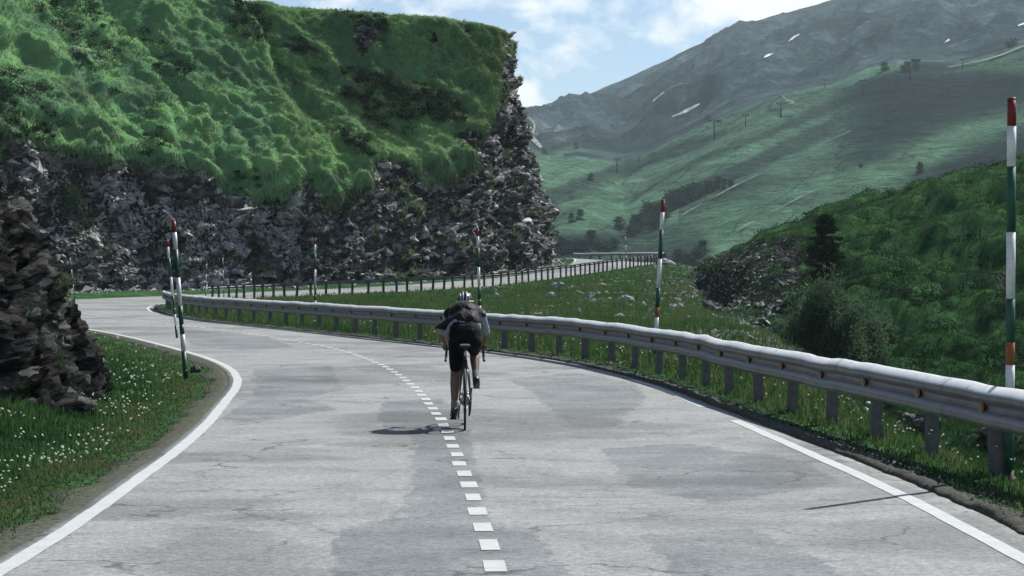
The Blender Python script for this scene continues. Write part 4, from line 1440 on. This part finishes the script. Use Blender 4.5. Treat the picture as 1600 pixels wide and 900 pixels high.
# ------------------------------------------------------------------ trees and bushes
def leaf_mesh(name, Pc, size, mat, tint, aspect=.5, upbias=0.0):
    n = len(Pc)
    d = rng.normal(size=(n, 3))
    d[:, 2] += upbias
    d /= np.linalg.norm(d, axis=1)[:, None]
    e = np.cross(d, rng.normal(size=(n, 3)))
    e /= np.linalg.norm(e, axis=1)[:, None]
    a, b = d * size[:, None], e * (size * aspect)[:, None]
    V = np.stack([Pc - a, Pc + b, Pc + a, Pc - b], 1).reshape(-1, 3)
    i = np.arange(n) * 4
    return mesh_np(name, V, [np.stack([i, i + 1, i + 2, i + 3], 1)], mat, False, {'tint': np.repeat(tint, 4)})

def bush_crown(w, h, n, leaf):
    k = 120
    c_ = rng.normal(size=(k, 3))
    c_ /= np.linalg.norm(c_, axis=1)[:, None]
    c_ *= rng.uniform(.35, .92, (k, 1))
    c_[:, 2] = np.abs(c_[:, 2]) * 1.0 + rng.uniform(-.1, .1, k)
    rad = rng.uniform(.14, .30, k)
    ii = rng.integers(0, k, n)
    v = rng.normal(size=(n, 3))
    v /= np.linalg.norm(v, axis=1)[:, None]
    Pn = c_[ii] + v * (rad[ii] * rng.random(n) ** .45)[:, None]
    tint = np.clip(.5 + (rng.random(k)[ii] - .5) * .5 + rng.normal(0, .15, n), 0, 1)
    Pw = Pn * np.array([w / 2, w / 2, h]) * .9 + np.array([0, 0, h * .08])
    return Pw, tint

def trunk_mesh(h, r, limbs, spread):
    bm = bmesh.new()
    add_tube(bm, [(0, 0, -.4), (.02 * h, 0, h * .35), (-.01 * h, .01 * h, h * .7), (.01 * h, 0, h)], [r * 1.3, r, r * .6, r * .15], 9)
    for k in range(limbs):
        a = k * 2.4 + random.uniform(-.3, .3)
        z = h * random.uniform(.12, .75)
        l_ = spread * random.uniform(.6, 1.0)
        add_tube(bm, [(0, 0, z), (math.cos(a) * l_ * .5, math.sin(a) * l_ * .5, z + l_ * .25), (math.cos(a) * l_, math.sin(a) * l_, z + l_ * .6)], [r * .45, r * .3, r * .08], 6)
    return bm

def bush(p, w, h, label, n=9000, leaf=.07, group=None, name='bush'):
    root = empty(name, p)
    tag(root, label, 'bush', group)
    Pw, tint = bush_crown(w, h, n, leaf)
    link('crown', leaf_mesh('crown', Pw, rng.uniform(.6, 1.3, n) * leaf, M['leaf'], tint), root)
    bm_obj('trunk', trunk_mesh(h * .7, .05, 9, w * .35), M['bark'], root)
    return root

def ground_at(x, d):
    return float(ground(np.array([x]), np.array([d]))[0][0])

bx = (1300 - CX) / F * 72
gz = ground_at(bx, 72)
top_z = CH - (447 - HY) / F * 72
bush((bx, 72, gz - .1), 4.1, (top_z - gz) * 1.12, 'large round dark green bush behind the guardrail below the hillside', 62000, .050)
bx2 = (1225 - CX) / F * 86
gz2 = ground_at(bx2, 86)
bush((bx2, 86, gz2 - .1), 2.4, 1.5, 'low dark shrub left of the large round bush', 6000, .06)
bx2 = (1370 - CX) / F * 84
gz2 = ground_at(bx2, 84)
bush((bx2, 84, gz2 - .1), 2.2, 1.2, 'low dark shrub right of the large round bush', 5000, .06)

def pine(p, h, w, label, n=5200, group=None, trunk=True, leaf=.11, column=True, cat='tree'):
    root = empty('pine_tree', p)
    tag(root, label, cat, group)
    k = 150
    zc = rng.uniform(.10, .99, k)
    prof = np.interp(zc, [0, .15, .35, .6, .85, 1], [.40, .75, 1.0, .95, .65, .18]) if column else np.interp(zc, [0, .12, .5, 1], [.7, 1, .65, .06])
    a = rng.random(k) * 6.28
    rr = prof * rng.uniform(.35, 1.0, k)
    cc = np.stack([np.cos(a) * rr * w / 2, np.sin(a) * rr * w / 2, zc * h], 1)
    ii = rng.integers(0, k, n)
    v = rng.normal(size=(n, 3)) * np.array([.085, .085, .016 * h / w])* w * .75
    Pn = cc[ii] + v
    tint = np.clip(.35 + (rng.random(k)[ii] - .5) * .5 + rng.normal(0, .15, n), 0, 1)
    link('crown', leaf_mesh('crown', Pn, rng.uniform(.6, 1.3, n) * leaf, M['needle'], tint, .35, .5), root)
    if trunk:
        bm_obj('trunk', trunk_mesh(h * .96, .05 * h / 4 + .02, 10, w * .35), M['bark'], root)
    return root
hp = hit(1290, 446, 60)
pine((hp[0], hp[1], hp[2] - .1), 113 / F * hp[1], 52 / F * hp[1], 'dark narrow pine standing alone on the green hillside above the bush', 9000, leaf=.09)

# tufts of shrub at the left foot and on the rock
def shrub_at(x, y, d, w, h, label, n=2500, leaf=.06):
    p = px(x, y, d)
    o = bush((p[0], p[1], p[2]), w, h, label, n, leaf)
    return o
ridx = np.argmin((CX + F * cliff_pts[:, 0] / cliff_pts[:, 1] - 105) ** 2 + (HY - F * (cliff_pts[:, 2] - CH) / cliff_pts[:, 1] - 325) ** 2 + 1e9 * (cliff_pts[:, 1] > 160))
cp = cliff_pts[ridx]
bush((cp[0], cp[1] - .2, cp[2] - .6), 2.6, 2.6, 'grey green bush growing out of the rock face at the far left', 5000, .09)

# far trees across the valley: each one an object
far_meshes = []
for k in range(5):
    n = 900
    kk_ = 26
    a = rng.random(kk_) * 6.28
    zc = rng.uniform(.12, .95, kk_)
    con = k % 2 == 0
    pr = np.interp(zc, [0, .15, .5, 1], [.6, 1, .75, .12]) if con else np.interp(zc, [0, .25, .65, 1], [.5, 1, 1, .45])
    rr = pr * rng.uniform(.2, .85, kk_)
    cc = np.stack([np.cos(a) * rr * .42, np.sin(a) * rr * .42, zc], 1)
    ii = rng.integers(0, kk_, n)
    Pn = cc[ii] + rng.normal(size=(n, 3)) * np.array([.10, .10, .065])
    tint = np.clip(.45 + (rng.random(kk_)[ii] - .5) * .5 + rng.normal(0, .15, n), 0, 1)
    far_meshes.append(leaf_mesh('far_tree', Pn, rng.uniform(.03, .07, n), M['needle'], tint, .6))
bm = trunk_mesh(.8, .035, 5, .25)
tmp = bm_obj('trunk', bm, M['bark'])
far_trunk = tmp.data
bpy.data.objects.remove(tmp)
def far_tree(x, y, hpx, label, group=None, wide=1.0):
    h = on_mountain(x, y)
    if h is None:
        return
    hm = hpx / F * h.y
    root = empty('tree', (h.x, h.y, h.z - .08 * hm))
    tag(root, label, 'tree', group)
    root.scale = (hm * wide, hm * wide, hm)
    root.rotation_euler = (0, 0, random.uniform(0, 6))
    link('crown', random.choice(far_meshes), root)
    link('trunk', far_trunk, root)
WOOD = 'small dark tree in the wood along the valley stream'
for x, y, hh, wd in [(968, 360, 24, 1), (986, 368, 26, 1.2), (998, 362, 30, 1.3), (1008, 352, 26, 1.2), (1012, 340, 28, 1.2), (1024, 345, 32, 1.1), (1036, 342, 30, 1.3), (1048, 330, 34, 1.2),
                     (1060, 324, 34, 1.4), (1072, 318, 30, 1.4), (1084, 314, 30, 1.3), (1094, 310, 22, 1), (1104, 304, 22, 1), (1112, 300, 20, .9), (1122, 296, 24, .8), (1132, 296, 18, .8), (1142, 292, 16, .8),
                     (1018, 362, 22, 1.2), (1030, 356, 22, 1.2), (990, 352, 20, 1)]:
    far_tree(x, y, hh, WOOD, 'trees of the wood along the valley stream', wd)
for x, y, hh, wd in [(866, 384, 26, 1.2), (876, 392, 24, 1.4), (888, 396, 22, 1.3), (900, 392, 24, 1.4), (912, 394, 20, 1.3), (924, 384, 26, 1.2), (936, 392, 22, 1.4), (948, 394, 20, 1.4), (960, 390, 20, 1.2),
                     (1060, 408, 20, 1.4), (1075, 414, 22, 1.4), (1088, 404, 24, 1.3), (1098, 396, 22, 1.2), (1082, 420, 20, 1.3)]:
    far_tree(x, y, hh, 'small dark tree in the shaded wood on the valley floor', 'trees of the shaded wood on the valley floor', wd)
for x, y, hh, wd, lb in [(893, 348, 16, 1.1, 'left of a pair of small round trees on the green slope beyond the cliff'), (907, 344, 18, 1.1, 'right of a pair of small round trees on the green slope beyond the cliff'),
                         (923, 282, 13, 1.2, 'single small bush tree on the green slope left of the lowest pylon'), (850, 240, 9, 1.5, 'low dark tree on the ridge at the end of the zigzag track'),
                         (900, 233, 12, .8, 'small pointed tree on the rocky ridge behind the low green slope'), (1382, 111, 16, 1.2, 'dark tree on the skyline of the green slope, left of the lift hut'),
                         (1414, 112, 18, 1.1, 'dark tree beside the tall pylon below the lift hut'), (1432, 110, 14, .9, 'dark tree just under the lift hut'), (1437, 272, 20, .9, 'lone dark tree on the shaded slope near the tallest striped pole'),
                         (1105, 190, 11, 1.1, 'dark tree touching the top of a pylon in mid slope'), (1579, 75, 18, 1.3, 'dark round tree at the right edge of the rocky knoll'), (1345, 262, 7, 1.5, 'tiny shrub in the middle of the bright green slope')]:
    far_tree(x, y, hh, lb, None, wd)

# ------------------------------------------------------------------ ski lift
bm = bmesh.new()
add_tube(bm, [(0, 0, -.1), (0, 0, 1)], [.052, .036], 8)
me_mast_o = bm_obj('mast', bm, M['pylon']); me_mast = me_mast_o.data; bpy.data.objects.remove(me_mast_o)
bm = bmesh.new()
add_box(bm, (0, 0, .97), (.56, .05, .05))
add_box(bm, (0, 0, .87), (.36, .04, .03))
o_ = bm_obj('crossarm', bm, M['pylon'], None, False); me_arm = o_.data; bpy.data.objects.remove(o_)
bm = bmesh.new()
add_box(bm, (0, 0, .93), (.06, .34, .06))
o_ = bm_obj('sheave', bm, M['pylon'], None, False); me_sh = o_.data; bpy.data.objects.remove(o_)
for x, yb, yt, lb in [(964, 269, 247, 'lowest lift pylon, on the green spur beyond the cliff'), (999, 254, 243, 'second lowest small lift pylon above the green spur'), (1116, 218, 187, 'lift pylon in mid slope beside a dark tree'),
                      (1165, 198, 179, 'leaning lift pylon in mid slope between two taller ones'), (1220, 184, 160, 'lift pylon below the bend of the pale slope track'), (1348, 145, 125, 'lift pylon on the upper slope left of the dark skyline trees'),
                      (1289, 138, 124, 'tiny lift pylon at the border of grass and grey rock'), (1422, 124, 96, 'tall lift pylon just below the lift hut'), (1504, 107, 92, 'highest small lift pylon near the pale ridge track')]:
    h = on_mountain(x, yb)
    hm = (yb - yt) / F * h.y
    root = empty('lift_pylon', (h.x, h.y, h.z), random.uniform(-.3, .3))
    root.scale = (hm, hm, hm)
    tag(root, lb, 'pylon', 'ski lift pylons on the mountain')
    link('mast', me_mast, root)
    link('crossarm', me_arm, root)
    for sx_ in (-.25, .25):
        q_ = link('sheave', me_sh, root)
        q_.location = (sx_, 0, 0)
h = on_mountain(1431, 104)
root = empty('lift_hut', h)
tag(root, 'dark lift hut on legs on the skyline of the green slope', 'hut')
k_ = h.y / F
bm = bmesh.new(); add_box(bm, (0, 0, 9.0 * k_), (13 * k_, 8 * k_, 3.6 * k_)); bm_obj('cabin', bm, M['pylon'], root, False)
bm = bmesh.new(); add_box(bm, (0, 0, 11.4 * k_), (15 * k_, 10 * k_, .9 * k_)); bm_obj('roof', bm, M['pole_black'], root, False)
for sx_ in (-1, 1):
    bm = bmesh.new(); add_box(bm, (sx_ * 4 * k_, 0, 2.6 * k_), (1.2 * k_, 1.2 * k_, 9.2 * k_)); bm_obj('leg', bm, M['pylon'], root, False)

# ------------------------------------------------------------------ bicycle
M['rubber'] = simple('black_rubber', (0.014, 0.014, 0.015), 0.7, 0, .3, 40)
M['frame'] = simple('black_bicycle_paint', (0.020, 0.021, 0.024), 0.3, 0, .2, 20, .5)
M['alloy'] = simple('brushed_alloy', (0.42, 0.43, 0.44), 0.35, .85, .15, 30)
M['black_metal'] = simple('black_alloy', (0.035, 0.035, 0.037), 0.35, .6, .2, 30)
M['saddle'] = simple('black_saddle_cover', (0.018, 0.018, 0.019), 0.5, 0, .2, 30)
M['saddle_edge'] = simple('white_saddle_trim', (0.60, 0.60, 0.60), 0.5, 0, .1, 30)
BP, BR = flat(726.5, 672), .022
bike = empty('bicycle', tuple(BP), BR)
tag(bike, 'black road bicycle with drop handlebar, ridden away along the centre line', 'bicycle')
RW, FW, BB = Vector((0, 0, .337)), Vector((0, .985, .337)), Vector((0, .41, .268))
def wheel(c_):
    w = empty('wheel', c_)
    w.parent = bike
    def circ(r, n=56): return [(0, r * math.cos(2 * math.pi * k / n), r * math.sin(2 * math.pi * k / n)) for k in range(n)]
    bm = bmesh.new(); add_tube(bm, circ(.324), .0135, 10, True); bm_obj('tyre', bm, M['rubber'], w)
    bm = bmesh.new(); add_tube(bm, circ(.302), .011, 8, True); bm_obj('rim', bm, M['black_metal'], w)
    bm = bmesh.new()
    add_tube(bm, [(-.055, 0, 0), (-.03, 0, 0), (.03, 0, 0), (.055, 0, 0)], [.012, .02, .02, .012], 12)
    bm_obj('hub', bm, M['alloy'], w)
    bm = bmesh.new()
    for k in range(24):
        a = 2 * math.pi * k / 24
        add_tube(bm, [(.028 * (1 if k % 2 else -1), .018 * math.cos(a + .7), .018 * math.sin(a + .7)), (0, .298 * math.cos(a), .298 * math.sin(a))], .0013, 5)
    bm_obj('spokes', bm, M['alloy'], w)
wheel(RW); wheel(FW)
ST, HT0, HT1 = Vector((0, .235, .80)), Vector((0, .835, .66)), Vector((0, .79, .80))
bm = bmesh.new()
add_tube(bm, [BB, ST], .0165, 12)
add_tube(bm, [BB, HT0 + Vector((0, -.01, .02))], .022, 12)
add_tube(bm, [ST - Vector((0, -.01, .03)), HT1 - Vector((0, -.005, .02))], .0165, 12)
add_tube(bm, [HT0, HT1], .021, 12)
for sx_ in (-1, 1):
    add_tube(bm, [BB + Vector((sx_ * .03, -.02, 0)), RW + Vector((sx_ * .062, 0, 0))], [.011, .008], 8)
    add_tube(bm, [ST + Vector((sx_ * .015, .005, -.04)), RW + Vector((sx_ * .062, 0, 0))], [.009, .007], 8)
add_tube(bm, [BB + Vector((-.035, 0, 0)), BB + Vector((.035, 0, 0))], .021, 12)
bm_obj('frame', bm, M['frame'], bike)
bm = bmesh.new()
for sx_ in (-1, 1):
    add_tube(bm, [HT0 + Vector((sx_ * .03, .01, -.015)), FW + Vector((sx_ * .055, -.02, .12)), FW + Vector((sx_ * .055, 0, 0))], [.014, .011, .008], 8)
add_tube(bm, [HT0 + Vector((-.035, .01, -.01)), HT0 + Vector((.035, .01, -.01))], .015, 10)
bm_obj('fork', bm, M['frame'], bike)
bm = bmesh.new(); add_tube(bm, [ST - Vector((0, -.02, .06)), ST + Vector((0, -.022, .085))], .0138, 12); bm_obj('seat_post', bm, M['alloy'], bike)
bm = bmesh.new()
prof_s = [(-.13, .070, .930), (-.10, .072, .928), (-.02, .058, .922), (.05, .030, .918), (.12, .020, .914), (.14, .012, .908)]
rings = []
for y_s, w_s, z_s in prof_s:
    rings.append([(w_s * math.cos(a), .20 + y_s, z_s - .016 + (.018 if math.sin(a) > 0 else .022) * math.sin(a)) for a in [2 * math.pi * k / 14 for k in range(14)]])
add_ring_loft(bm, rings)
sad = bm_obj('saddle', bm, M['saddle'], bike)
bm = bmesh.new()
add_tube(bm, [(-.074, .105, .910), (-.070, .072, .926), (-.03, .064, .931), (.03, .064, .931), (.070, .072, .926), (.074, .105, .910)], .0085, 8)
bm_obj('saddle_trim', bm, M['saddle_edge'], sad)
bm = bmesh.new(); add_tube(bm, [HT1, HT1 + Vector((0, -.008, .03)), Vector((0, .885, .855))], [.018, .018, .016], 10); bm_obj('stem', bm, M['black_metal'], bike)
bm = bmesh.new()
hb = []
for sx_ in (-1, 1):
    half = [(sx_ * .02, .885, .855), (sx_ * .15, .885, .857), (sx_ * .195, .905, .855), (sx_ * .205, .955, .845), (sx_ * .208, .985, .815), (sx_ * .212, .985, .775), (sx_ * .215, .955, .735), (sx_ * .217, .90, .722), (sx_ * .218, .85, .722)]
    add_tube(bm, half, .0145, 10)
add_tube(bm, [(-.03, .885, .855), (.03, .885, .855)], .016, 10)
bm_obj('handlebar', bm, M['rubber'], bike)
for sx_ in (-1, 1):
    bm = bmesh.new()
    add_tube(bm, [(sx_ * .205, .95, .848), (sx_ * .207, 1.0, .862), (sx_ * .208, 1.03, .888)], [.017, .019, .014], 10)
    add_tube(bm, [(sx_ * .209, 1.02, .865), (sx_ * .212, 1.035, .81), (sx_ * .216, 1.015, .755)], [.008, .007, .005], 8, sx=1.3)
    bm_obj('brake_lever', bm, M['black_metal'], bike)
CA = R(-8)
lp = BB + Vector((-.085, .172 * math.sin(-CA) * -1, -.172 * math.cos(CA)))
rp = BB + Vector((.085, .172 * math.sin(-CA), .172 * math.cos(CA)))
bm = bmesh.new()
add_tube(bm, [BB + Vector((-.062, 0, 0)), Vector((-.072, lp.y, lp.z))], [.015, .011], 8)
add_tube(bm, [BB + Vector((.062, 0, 0)), Vector((.072, rp.y, rp.z))], [.015, .011], 8)
add_tube(bm, [BB + Vector((-.064, 0, 0)), BB + Vector((.064, 0, 0))], .013, 10)
crk = bm_obj('crank', bm, M['alloy'], bike)
bm = bmesh.new(); add_tube(bm, [BB + Vector((.044, 0, 0)), BB + Vector((.049, 0, 0))], .098, 32); add_tube(bm, [BB + Vector((.038, 0, 0)), BB + Vector((.042, 0, 0))], .075, 32); bm_obj('chainring', bm, M['black_metal'], crk)
for q_, sx_ in ((lp, -1), (rp, 1)):
    bm = bmesh.new(); add_box(bm, q_ + Vector((sx_ * .045, 0, 0)), (.075, .06, .016), None, .004); add_tube(bm, [q_, q_ + Vector((sx_ * .05, 0, 0))], .006, 8); bm_obj('pedal', bm, M['black_metal'], crk)
bm = bmesh.new()
for k, r_s in enumerate((.052, .047, .042, .037, .032)):
    add_tube(bm, [RW + Vector((.048 - k * -.0, 0, 0)) + Vector((-.004 * k * -1 - .02, 0, 0)), RW + Vector((.0495 + .004 * k - .02, 0, 0))], .054 - .005 * k, 20)
bm_obj('cassette', bm, M['alloy'], bike)
bm = bmesh.new()
add_tube(bm, [BB + Vector((.046, 0, .098)), RW + Vector((.04, 0, .045))], .005, 6)
add_tube(bm, [BB + Vector((.046, 0, -.098)), Vector((.04, .03, .16))], .005, 6)
bm_obj('chain', bm, M['black_metal'], bike)
bm = bmesh.new()
add_tube(bm, [RW + Vector((.06, .0, -.02)), Vector((.055, .02, .245)), Vector((.05, .03, .165))], [.012, .016, .01], 8)
for z_ in (.235, .17):
    add_tube(bm, [(.042, .025, z_), (.056, .025, z_)], .02, 14)
bm_obj('rear_derailleur', bm, M['black_metal'], bike)
bm = bmesh.new()
add_box(bm, (0, .165, .775), (.04, .02, .05), None, .006); add_tube(bm, [(0, .18, .70), (0, .165, .66)], .02, 10)
bm_obj('rear_brake', bm, M['black_metal'], bike)

# ------------------------------------------------------------------ the rider
M['skin'] = simple('tanned_skin', (0.15, 0.088, 0.066), 0.55, 0, .12, 14)
M['hair'] = simple('dark_hair', (0.020, 0.015, 0.012), 0.7, 0, .3, 60)
M['jersey'] = simple('pale_jersey', (0.20, 0.235, 0.25), 0.85, 0, .12, 12)
M['vest'] = simple('dark_windproof_vest', (0.013, 0.013, 0.017), 0.6, 0, .35, 14, .08)
M['shorts'] = simple('black_cycling_shorts', (0.006, 0.006, 0.007), 0.8, 0, .3, 20, .08)
M['shoe'] = simple('dark_cycling_shoe', (0.018, 0.017, 0.018), 0.4, 0, .3, 30)
M['sock'] = simple('grey_sock', (0.16, 0.16, 0.16), 0.85, 0, .2, 40)
M['helmet'] = simple('black_helmet_shell', (0.016, 0.016, 0.018), 0.3, 0, .2, 20, .5)
M['helmet_white'] = simple('white_helmet_rib', (0.42, 0.43, 0.44), 0.35, 0, .1, 20, .5)
M['eye'] = simple('eye', (0.6, 0.6, 0.6), 0.2, 0, .1, 40)
M['glove'] = simple('black_glove', (0.02, 0.02, 0.022), 0.7, 0, .2, 30)

hip = {-1: Vector((-.085, .20, .955)), 1: Vector((.085, .20, .955))}
knee = {-1: Vector((-.105, .475, .600)), 1: Vector((.105, .62, .835))}
ank = {-1: Vector((-.118, .335, .200)), 1: Vector((.122, .30, .545))}
toe = {-1: Vector((-.128, .485, .122)), 1: Vector((.130, .465, .462))}
heel = {-1: Vector((-.120, .285, .165)), 1: Vector((.124, .235, .525))}
sho = {-1: Vector((-.170, .655, 1.235)), 1: Vector((.170, .655, 1.235))}
elb = {-1: Vector((-.262, .735, 1.02)), 1: Vector((.245, .745, 1.02))}
wri = {-1: Vector((-.212, .925, .905)), 1: Vector((.210, .925, .905))}
pel, wai, che, nec = Vector((0, .175, 1.005)), Vector((0, .34, 1.135)), Vector((0, .545, 1.235)), Vector((0, .715, 1.285))
hea = Vector((0, .835, 1.375))

def torso(bm, g=0.0):
    add_ball(bm, pel, (.165 + g, .125 + g, .118 + g), 3)
    add_tube(bm, [pel, wai, che, nec - Vector((0, .03, .01))], [.118 + g, .108 + g, .122 + g, .075 + g], 20, sx=1.28)
    add_ball(bm, wai, (.142 + g, .11 + g, .11 + g), 3)
    add_ball(bm, che, (.172 + g, .135 + g, .118 + g), 3)
    add_limb(bm, [sho[-1], nec - Vector((.03, .02, 0)), nec - Vector((-.03, .02, 0)), sho[1]], [.066 + g, .07 + g, .07 + g, .066 + g])
body = bmesh.new()
torso(body)
add_limb(body, [nec, hea - Vector((0, .03, .05))], [.056, .056])
add_ball(body, hea, (.076, .096, .110), 3)
add_ball(body, hea + Vector((0, .045, -.06)), (.058, .060, .056), 2)             # jaw
add_limb(body, [hea + Vector((0, .095, .005)), hea + Vector((0, .117, -.028))], [.011, .016])   # nose
for sx_ in (-1, 1):
    add_ball(body, hea + Vector((sx_ * .079, .0, -.005)), (.012, .022, .032), 2)   # ear
    add_limb(body, [hip[sx_] + Vector((0, -.02, .0)), hip[sx_].lerp(knee[sx_], .5), knee[sx_], knee[sx_].lerp(ank[sx_], .30) + Vector((0, -.022, 0)), ank[sx_].lerp(knee[sx_], .25), ank[sx_]], [.088, .074, .055, .055, .038, .034])
    add_limb(body, [heel[sx_] + Vector((0, .012, .012)), ank[sx_].lerp(toe[sx_], .5) - Vector((0, 0, .006)), toe[sx_]], [.024, .027, .022])
    add_limb(body, [sho[sx_], sho[sx_].lerp(elb[sx_], .5), elb[sx_], elb[sx_].lerp(wri[sx_], .35), wri[sx_]], [.056, .045, .037, .035, .025])
    # hand round the brake hood
    pm = wri[sx_] + Vector((0, .055, -.012))
    add_limb(body, [wri[sx_], pm + Vector((-.018 * sx_, .0, .004)), pm + Vector((.018 * sx_, .005, 0))], [.024, .022, .020])
    for k in range(4):
        f0 = pm + Vector((sx_ * .026, -.005 + k * .019, .004 - k * .002))
        ln = (.9, 1.05, 1.0, .8)[3 - k]
        add_limb(body, [f0, f0 + Vector((sx_ * .012, .012, -.022 * ln)), f0 + Vector((sx_ * .004, .018, -.045 * ln)), f0 + Vector((-sx_ * .012, .018, -.060 * ln))], [.0095, .009, .0085, .0075])
    add_limb(body, [pm + Vector((-sx_ * .024, .0, .0)), pm + Vector((-sx_ * .036, .022, -.018)), pm + Vector((-sx_ * .028, .042, -.036))], [.012, .010, .009])
person = fuse('person', body, M['skin'], .006, 5)
person.location = tuple(BP)
person.rotation_euler = (0, 0, BR)
tag(person, 'cyclist seen from behind, bent over the handlebar in dark vest, black shorts and striped helmet', 'person')

def folds(amp, sc_, seed=0):
    def f(co):
        q = co @ np.array([[1, .2, .3], [-.3, .6, 0], [0, .1, 1.0]])
        return (ridged(q * sc_ + seed, 3) - .45) * amp
    return f
bm = bmesh.new()
add_ball(bm, pel, (.172, .135, .128), 3)
add_ball(bm, pel + Vector((-.07, -.02, -.03)), (.098, .108, .105), 3)
add_ball(bm, pel + Vector((.07, -.02, -.03)), (.098, .108, .105), 3)
add_limb(bm, [pel + Vector((-.04, .02, .02)), wai + Vector((-.04, -.02, -.01))], [.142, .128])
add_limb(bm, [pel + Vector((.04, .02, .02)), wai + Vector((.04, -.02, -.01))], [.142, .128])
for sx_ in (-1, 1):
    add_limb(bm, [hip[sx_] + Vector((0, -.02, 0)), hip[sx_].lerp(knee[sx_], .45), hip[sx_].lerp(knee[sx_], .80)], [.100, .086, .070])
fuse('shorts', bm, M['shorts'], .008, 4, person, folds(.004, 9))
# pale jersey: lower back and sleeves
bm = bmesh.new()
add_tube(bm, [pel.lerp(wai, .50), wai, che, nec - Vector((0, .02, .01))], [.128, .124, .136, .088], 20, sx=1.26)
add_ball(bm, wai - Vector((0, .05, .01)), (.180, .13, .135), 3)
add_ball(bm, che, (.184, .145, .130), 3)
for sx_ in (-1, 1):
    add_limb(bm, [nec - Vector((-sx_ * .03, .02, 0)), sho[sx_], sho[sx_].lerp(elb[sx_], .5), sho[sx_].lerp(elb[sx_], .86)], [.074, .072, .058, .050])
add_limb(bm, [Vector((-.13, .30, 1.10)), Vector((-.18, .36, 1.07)), Vector((-.215, .42, 1.03))], [.07, .05, .04])
fuse('jersey', bm, M['jersey'], .008, 4, person, folds(.010, 8, 5))
# dark vest over the upper back, its left side blown out by the wind
bm = bmesh.new()
add_tube(bm, [pel.lerp(wai, .50), wai, che, nec - Vector((0, .0, .0))], [.138, .144, .146, .096], 22, sx=1.22)
add_ball(bm, che + Vector((0, -.02, .012)), (.188, .165, .142), 3)
add_ball(bm, wai + Vector((0, -.02, .022)), (.184, .15, .140), 3)
for sx_ in (-1, 1):
    add_limb(bm, [nec - Vector((-sx_ * .03, .02, 0)), sho[sx_] + Vector((-sx_ * .012, 0, .012))], [.085, .082])
add_tube(bm, [(-.12, .36, 1.17), (-.20, .34, 1.145), (-.265, .32, 1.125), (-.325, .30, 1.105)], [.085, .060, .034, .010], 14)
add_tube(bm, [(-.14, .40, 1.14), (-.22, .37, 1.115), (-.29, .35, 1.10)], [.07, .045, .012], 14)
fuse('vest', bm, M['vest'], .008, 3, person, folds(.016, 7, 11))
for sx_ in (-1, 1):
    bm = bmesh.new()
    add_limb(bm, [ank[sx_].lerp(knee[sx_], .20), ank[sx_]], [.041, .039])
    fuse('sock', bm, M['sock'], .006, 2, person)
    bm = bmesh.new()
    add_limb(bm, [heel[sx_] + Vector((0, .01, .012)), heel[sx_].lerp(toe[sx_], .35) + Vector((0, 0, .008)), heel[sx_].lerp(toe[sx_], .75), toe[sx_]], [.037, .041, .042, .034])
    add_limb(bm, [ank[sx_] + Vector((0, -.006, -.004)), heel[sx_] + Vector((0, .02, .0))], [.042, .038])
    fuse('shoe', bm, M['shoe'], .006, 3, person)
# head: hair at the nape, eyes, helmet with pale ribs
bm = bmesh.new()
add_ball(bm, hea + Vector((0, -.022, -.012)), (.080, .088, .098), 3)
fuse('hair', bm, M['hair'], .006, 2, person, folds(.004, 30))
bm = bmesh.new()
for sx_ in (-1, 1):
    add_ball(bm, hea + Vector((sx_ * .030, .090, .006)), .012, 2)
bm_obj('eyes', bm, M['eye'], person)
HC = hea + Vector((0, -.005, .028))
bm = bmesh.new()
NPHI, NTH = 20, 40
def hel(th, ph, g=0.0):
    return HC + Vector(((.092 + g) * math.sin(ph) * math.sin(th), (.130 + g) * math.sin(ph) * math.cos(th), (.096 + g) * math.cos(ph)))
def phmax(th): return R(104) + R(14) * max(0, -math.cos(th))
rings = [[hel(2 * math.pi * j / NTH, phmax(2 * math.pi * j / NTH) * max(.03, k / NPHI)) for j in range(NTH)] for k in range(NPHI + 1)]
rings += [[hel(2 * math.pi * j / NTH, phmax(2 * math.pi * j / NTH) * max(.03, k / NPHI), -.014) for j in range(NTH)] for k in range(NPHI, -1, -1)]
add_ring_loft(bm, rings)
helm = bm_obj('helmet', bm, M['helmet'], person)
for kx in (-.70, -.25, .25, .70):
    bm = bmesh.new()
    pts, rd = [], []
    for a in np.linspace(R(-58), R(112), 22):          # rear at positive angles
        yy, zz_ = -math.sin(a), math.cos(a)
        x_h = kx * .085 * (1 - .35 * max(0, math.sin(a)) * abs(kx))
        kx2 = math.sqrt(max(.05, 1 - (x_h / .094) ** 2))
        pts.append(HC + Vector((x_h, yy * .134 * kx2, zz_ * .100 * kx2)))
        rd.append(.0058 * (1 if abs(a) < 2 else .5))
    add_tube(bm, pts, rd, 8)
    bm_obj('helmet_rib', bm, M['helmet_white'], helm)
bm = bmesh.new()
add_tube(bm, [hel(R(90 + q_), R(96), .004) for q_ in range(0, 181, 15)], .009, 8)
bm_obj('helmet_rim', bm, M['helmet_white'], helm)

# ------------------------------------------------------------------ air
hz = NT('valley_air')
vol = hz.n('ShaderNodeVolumePrincipled')
vol.inputs['Color'].default_value = (0.72, 0.90, 1.0, 1)
vol.inputs['Density'].default_value = 0.00009
vol.inputs['Anisotropy'].default_value = 0.2
hz.l(vol.outputs[0], hz.out.inputs['Volume'])
bm = bmesh.new()
bmesh.ops.create_cube(bm, size=1, matrix=Matrix.Translation((0, 1500, 190)) @ Matrix.Diagonal((14000, 9600, 460, 1)))
tag(bm_obj('haze', bm, hz.m, None, False), kind='stuff')
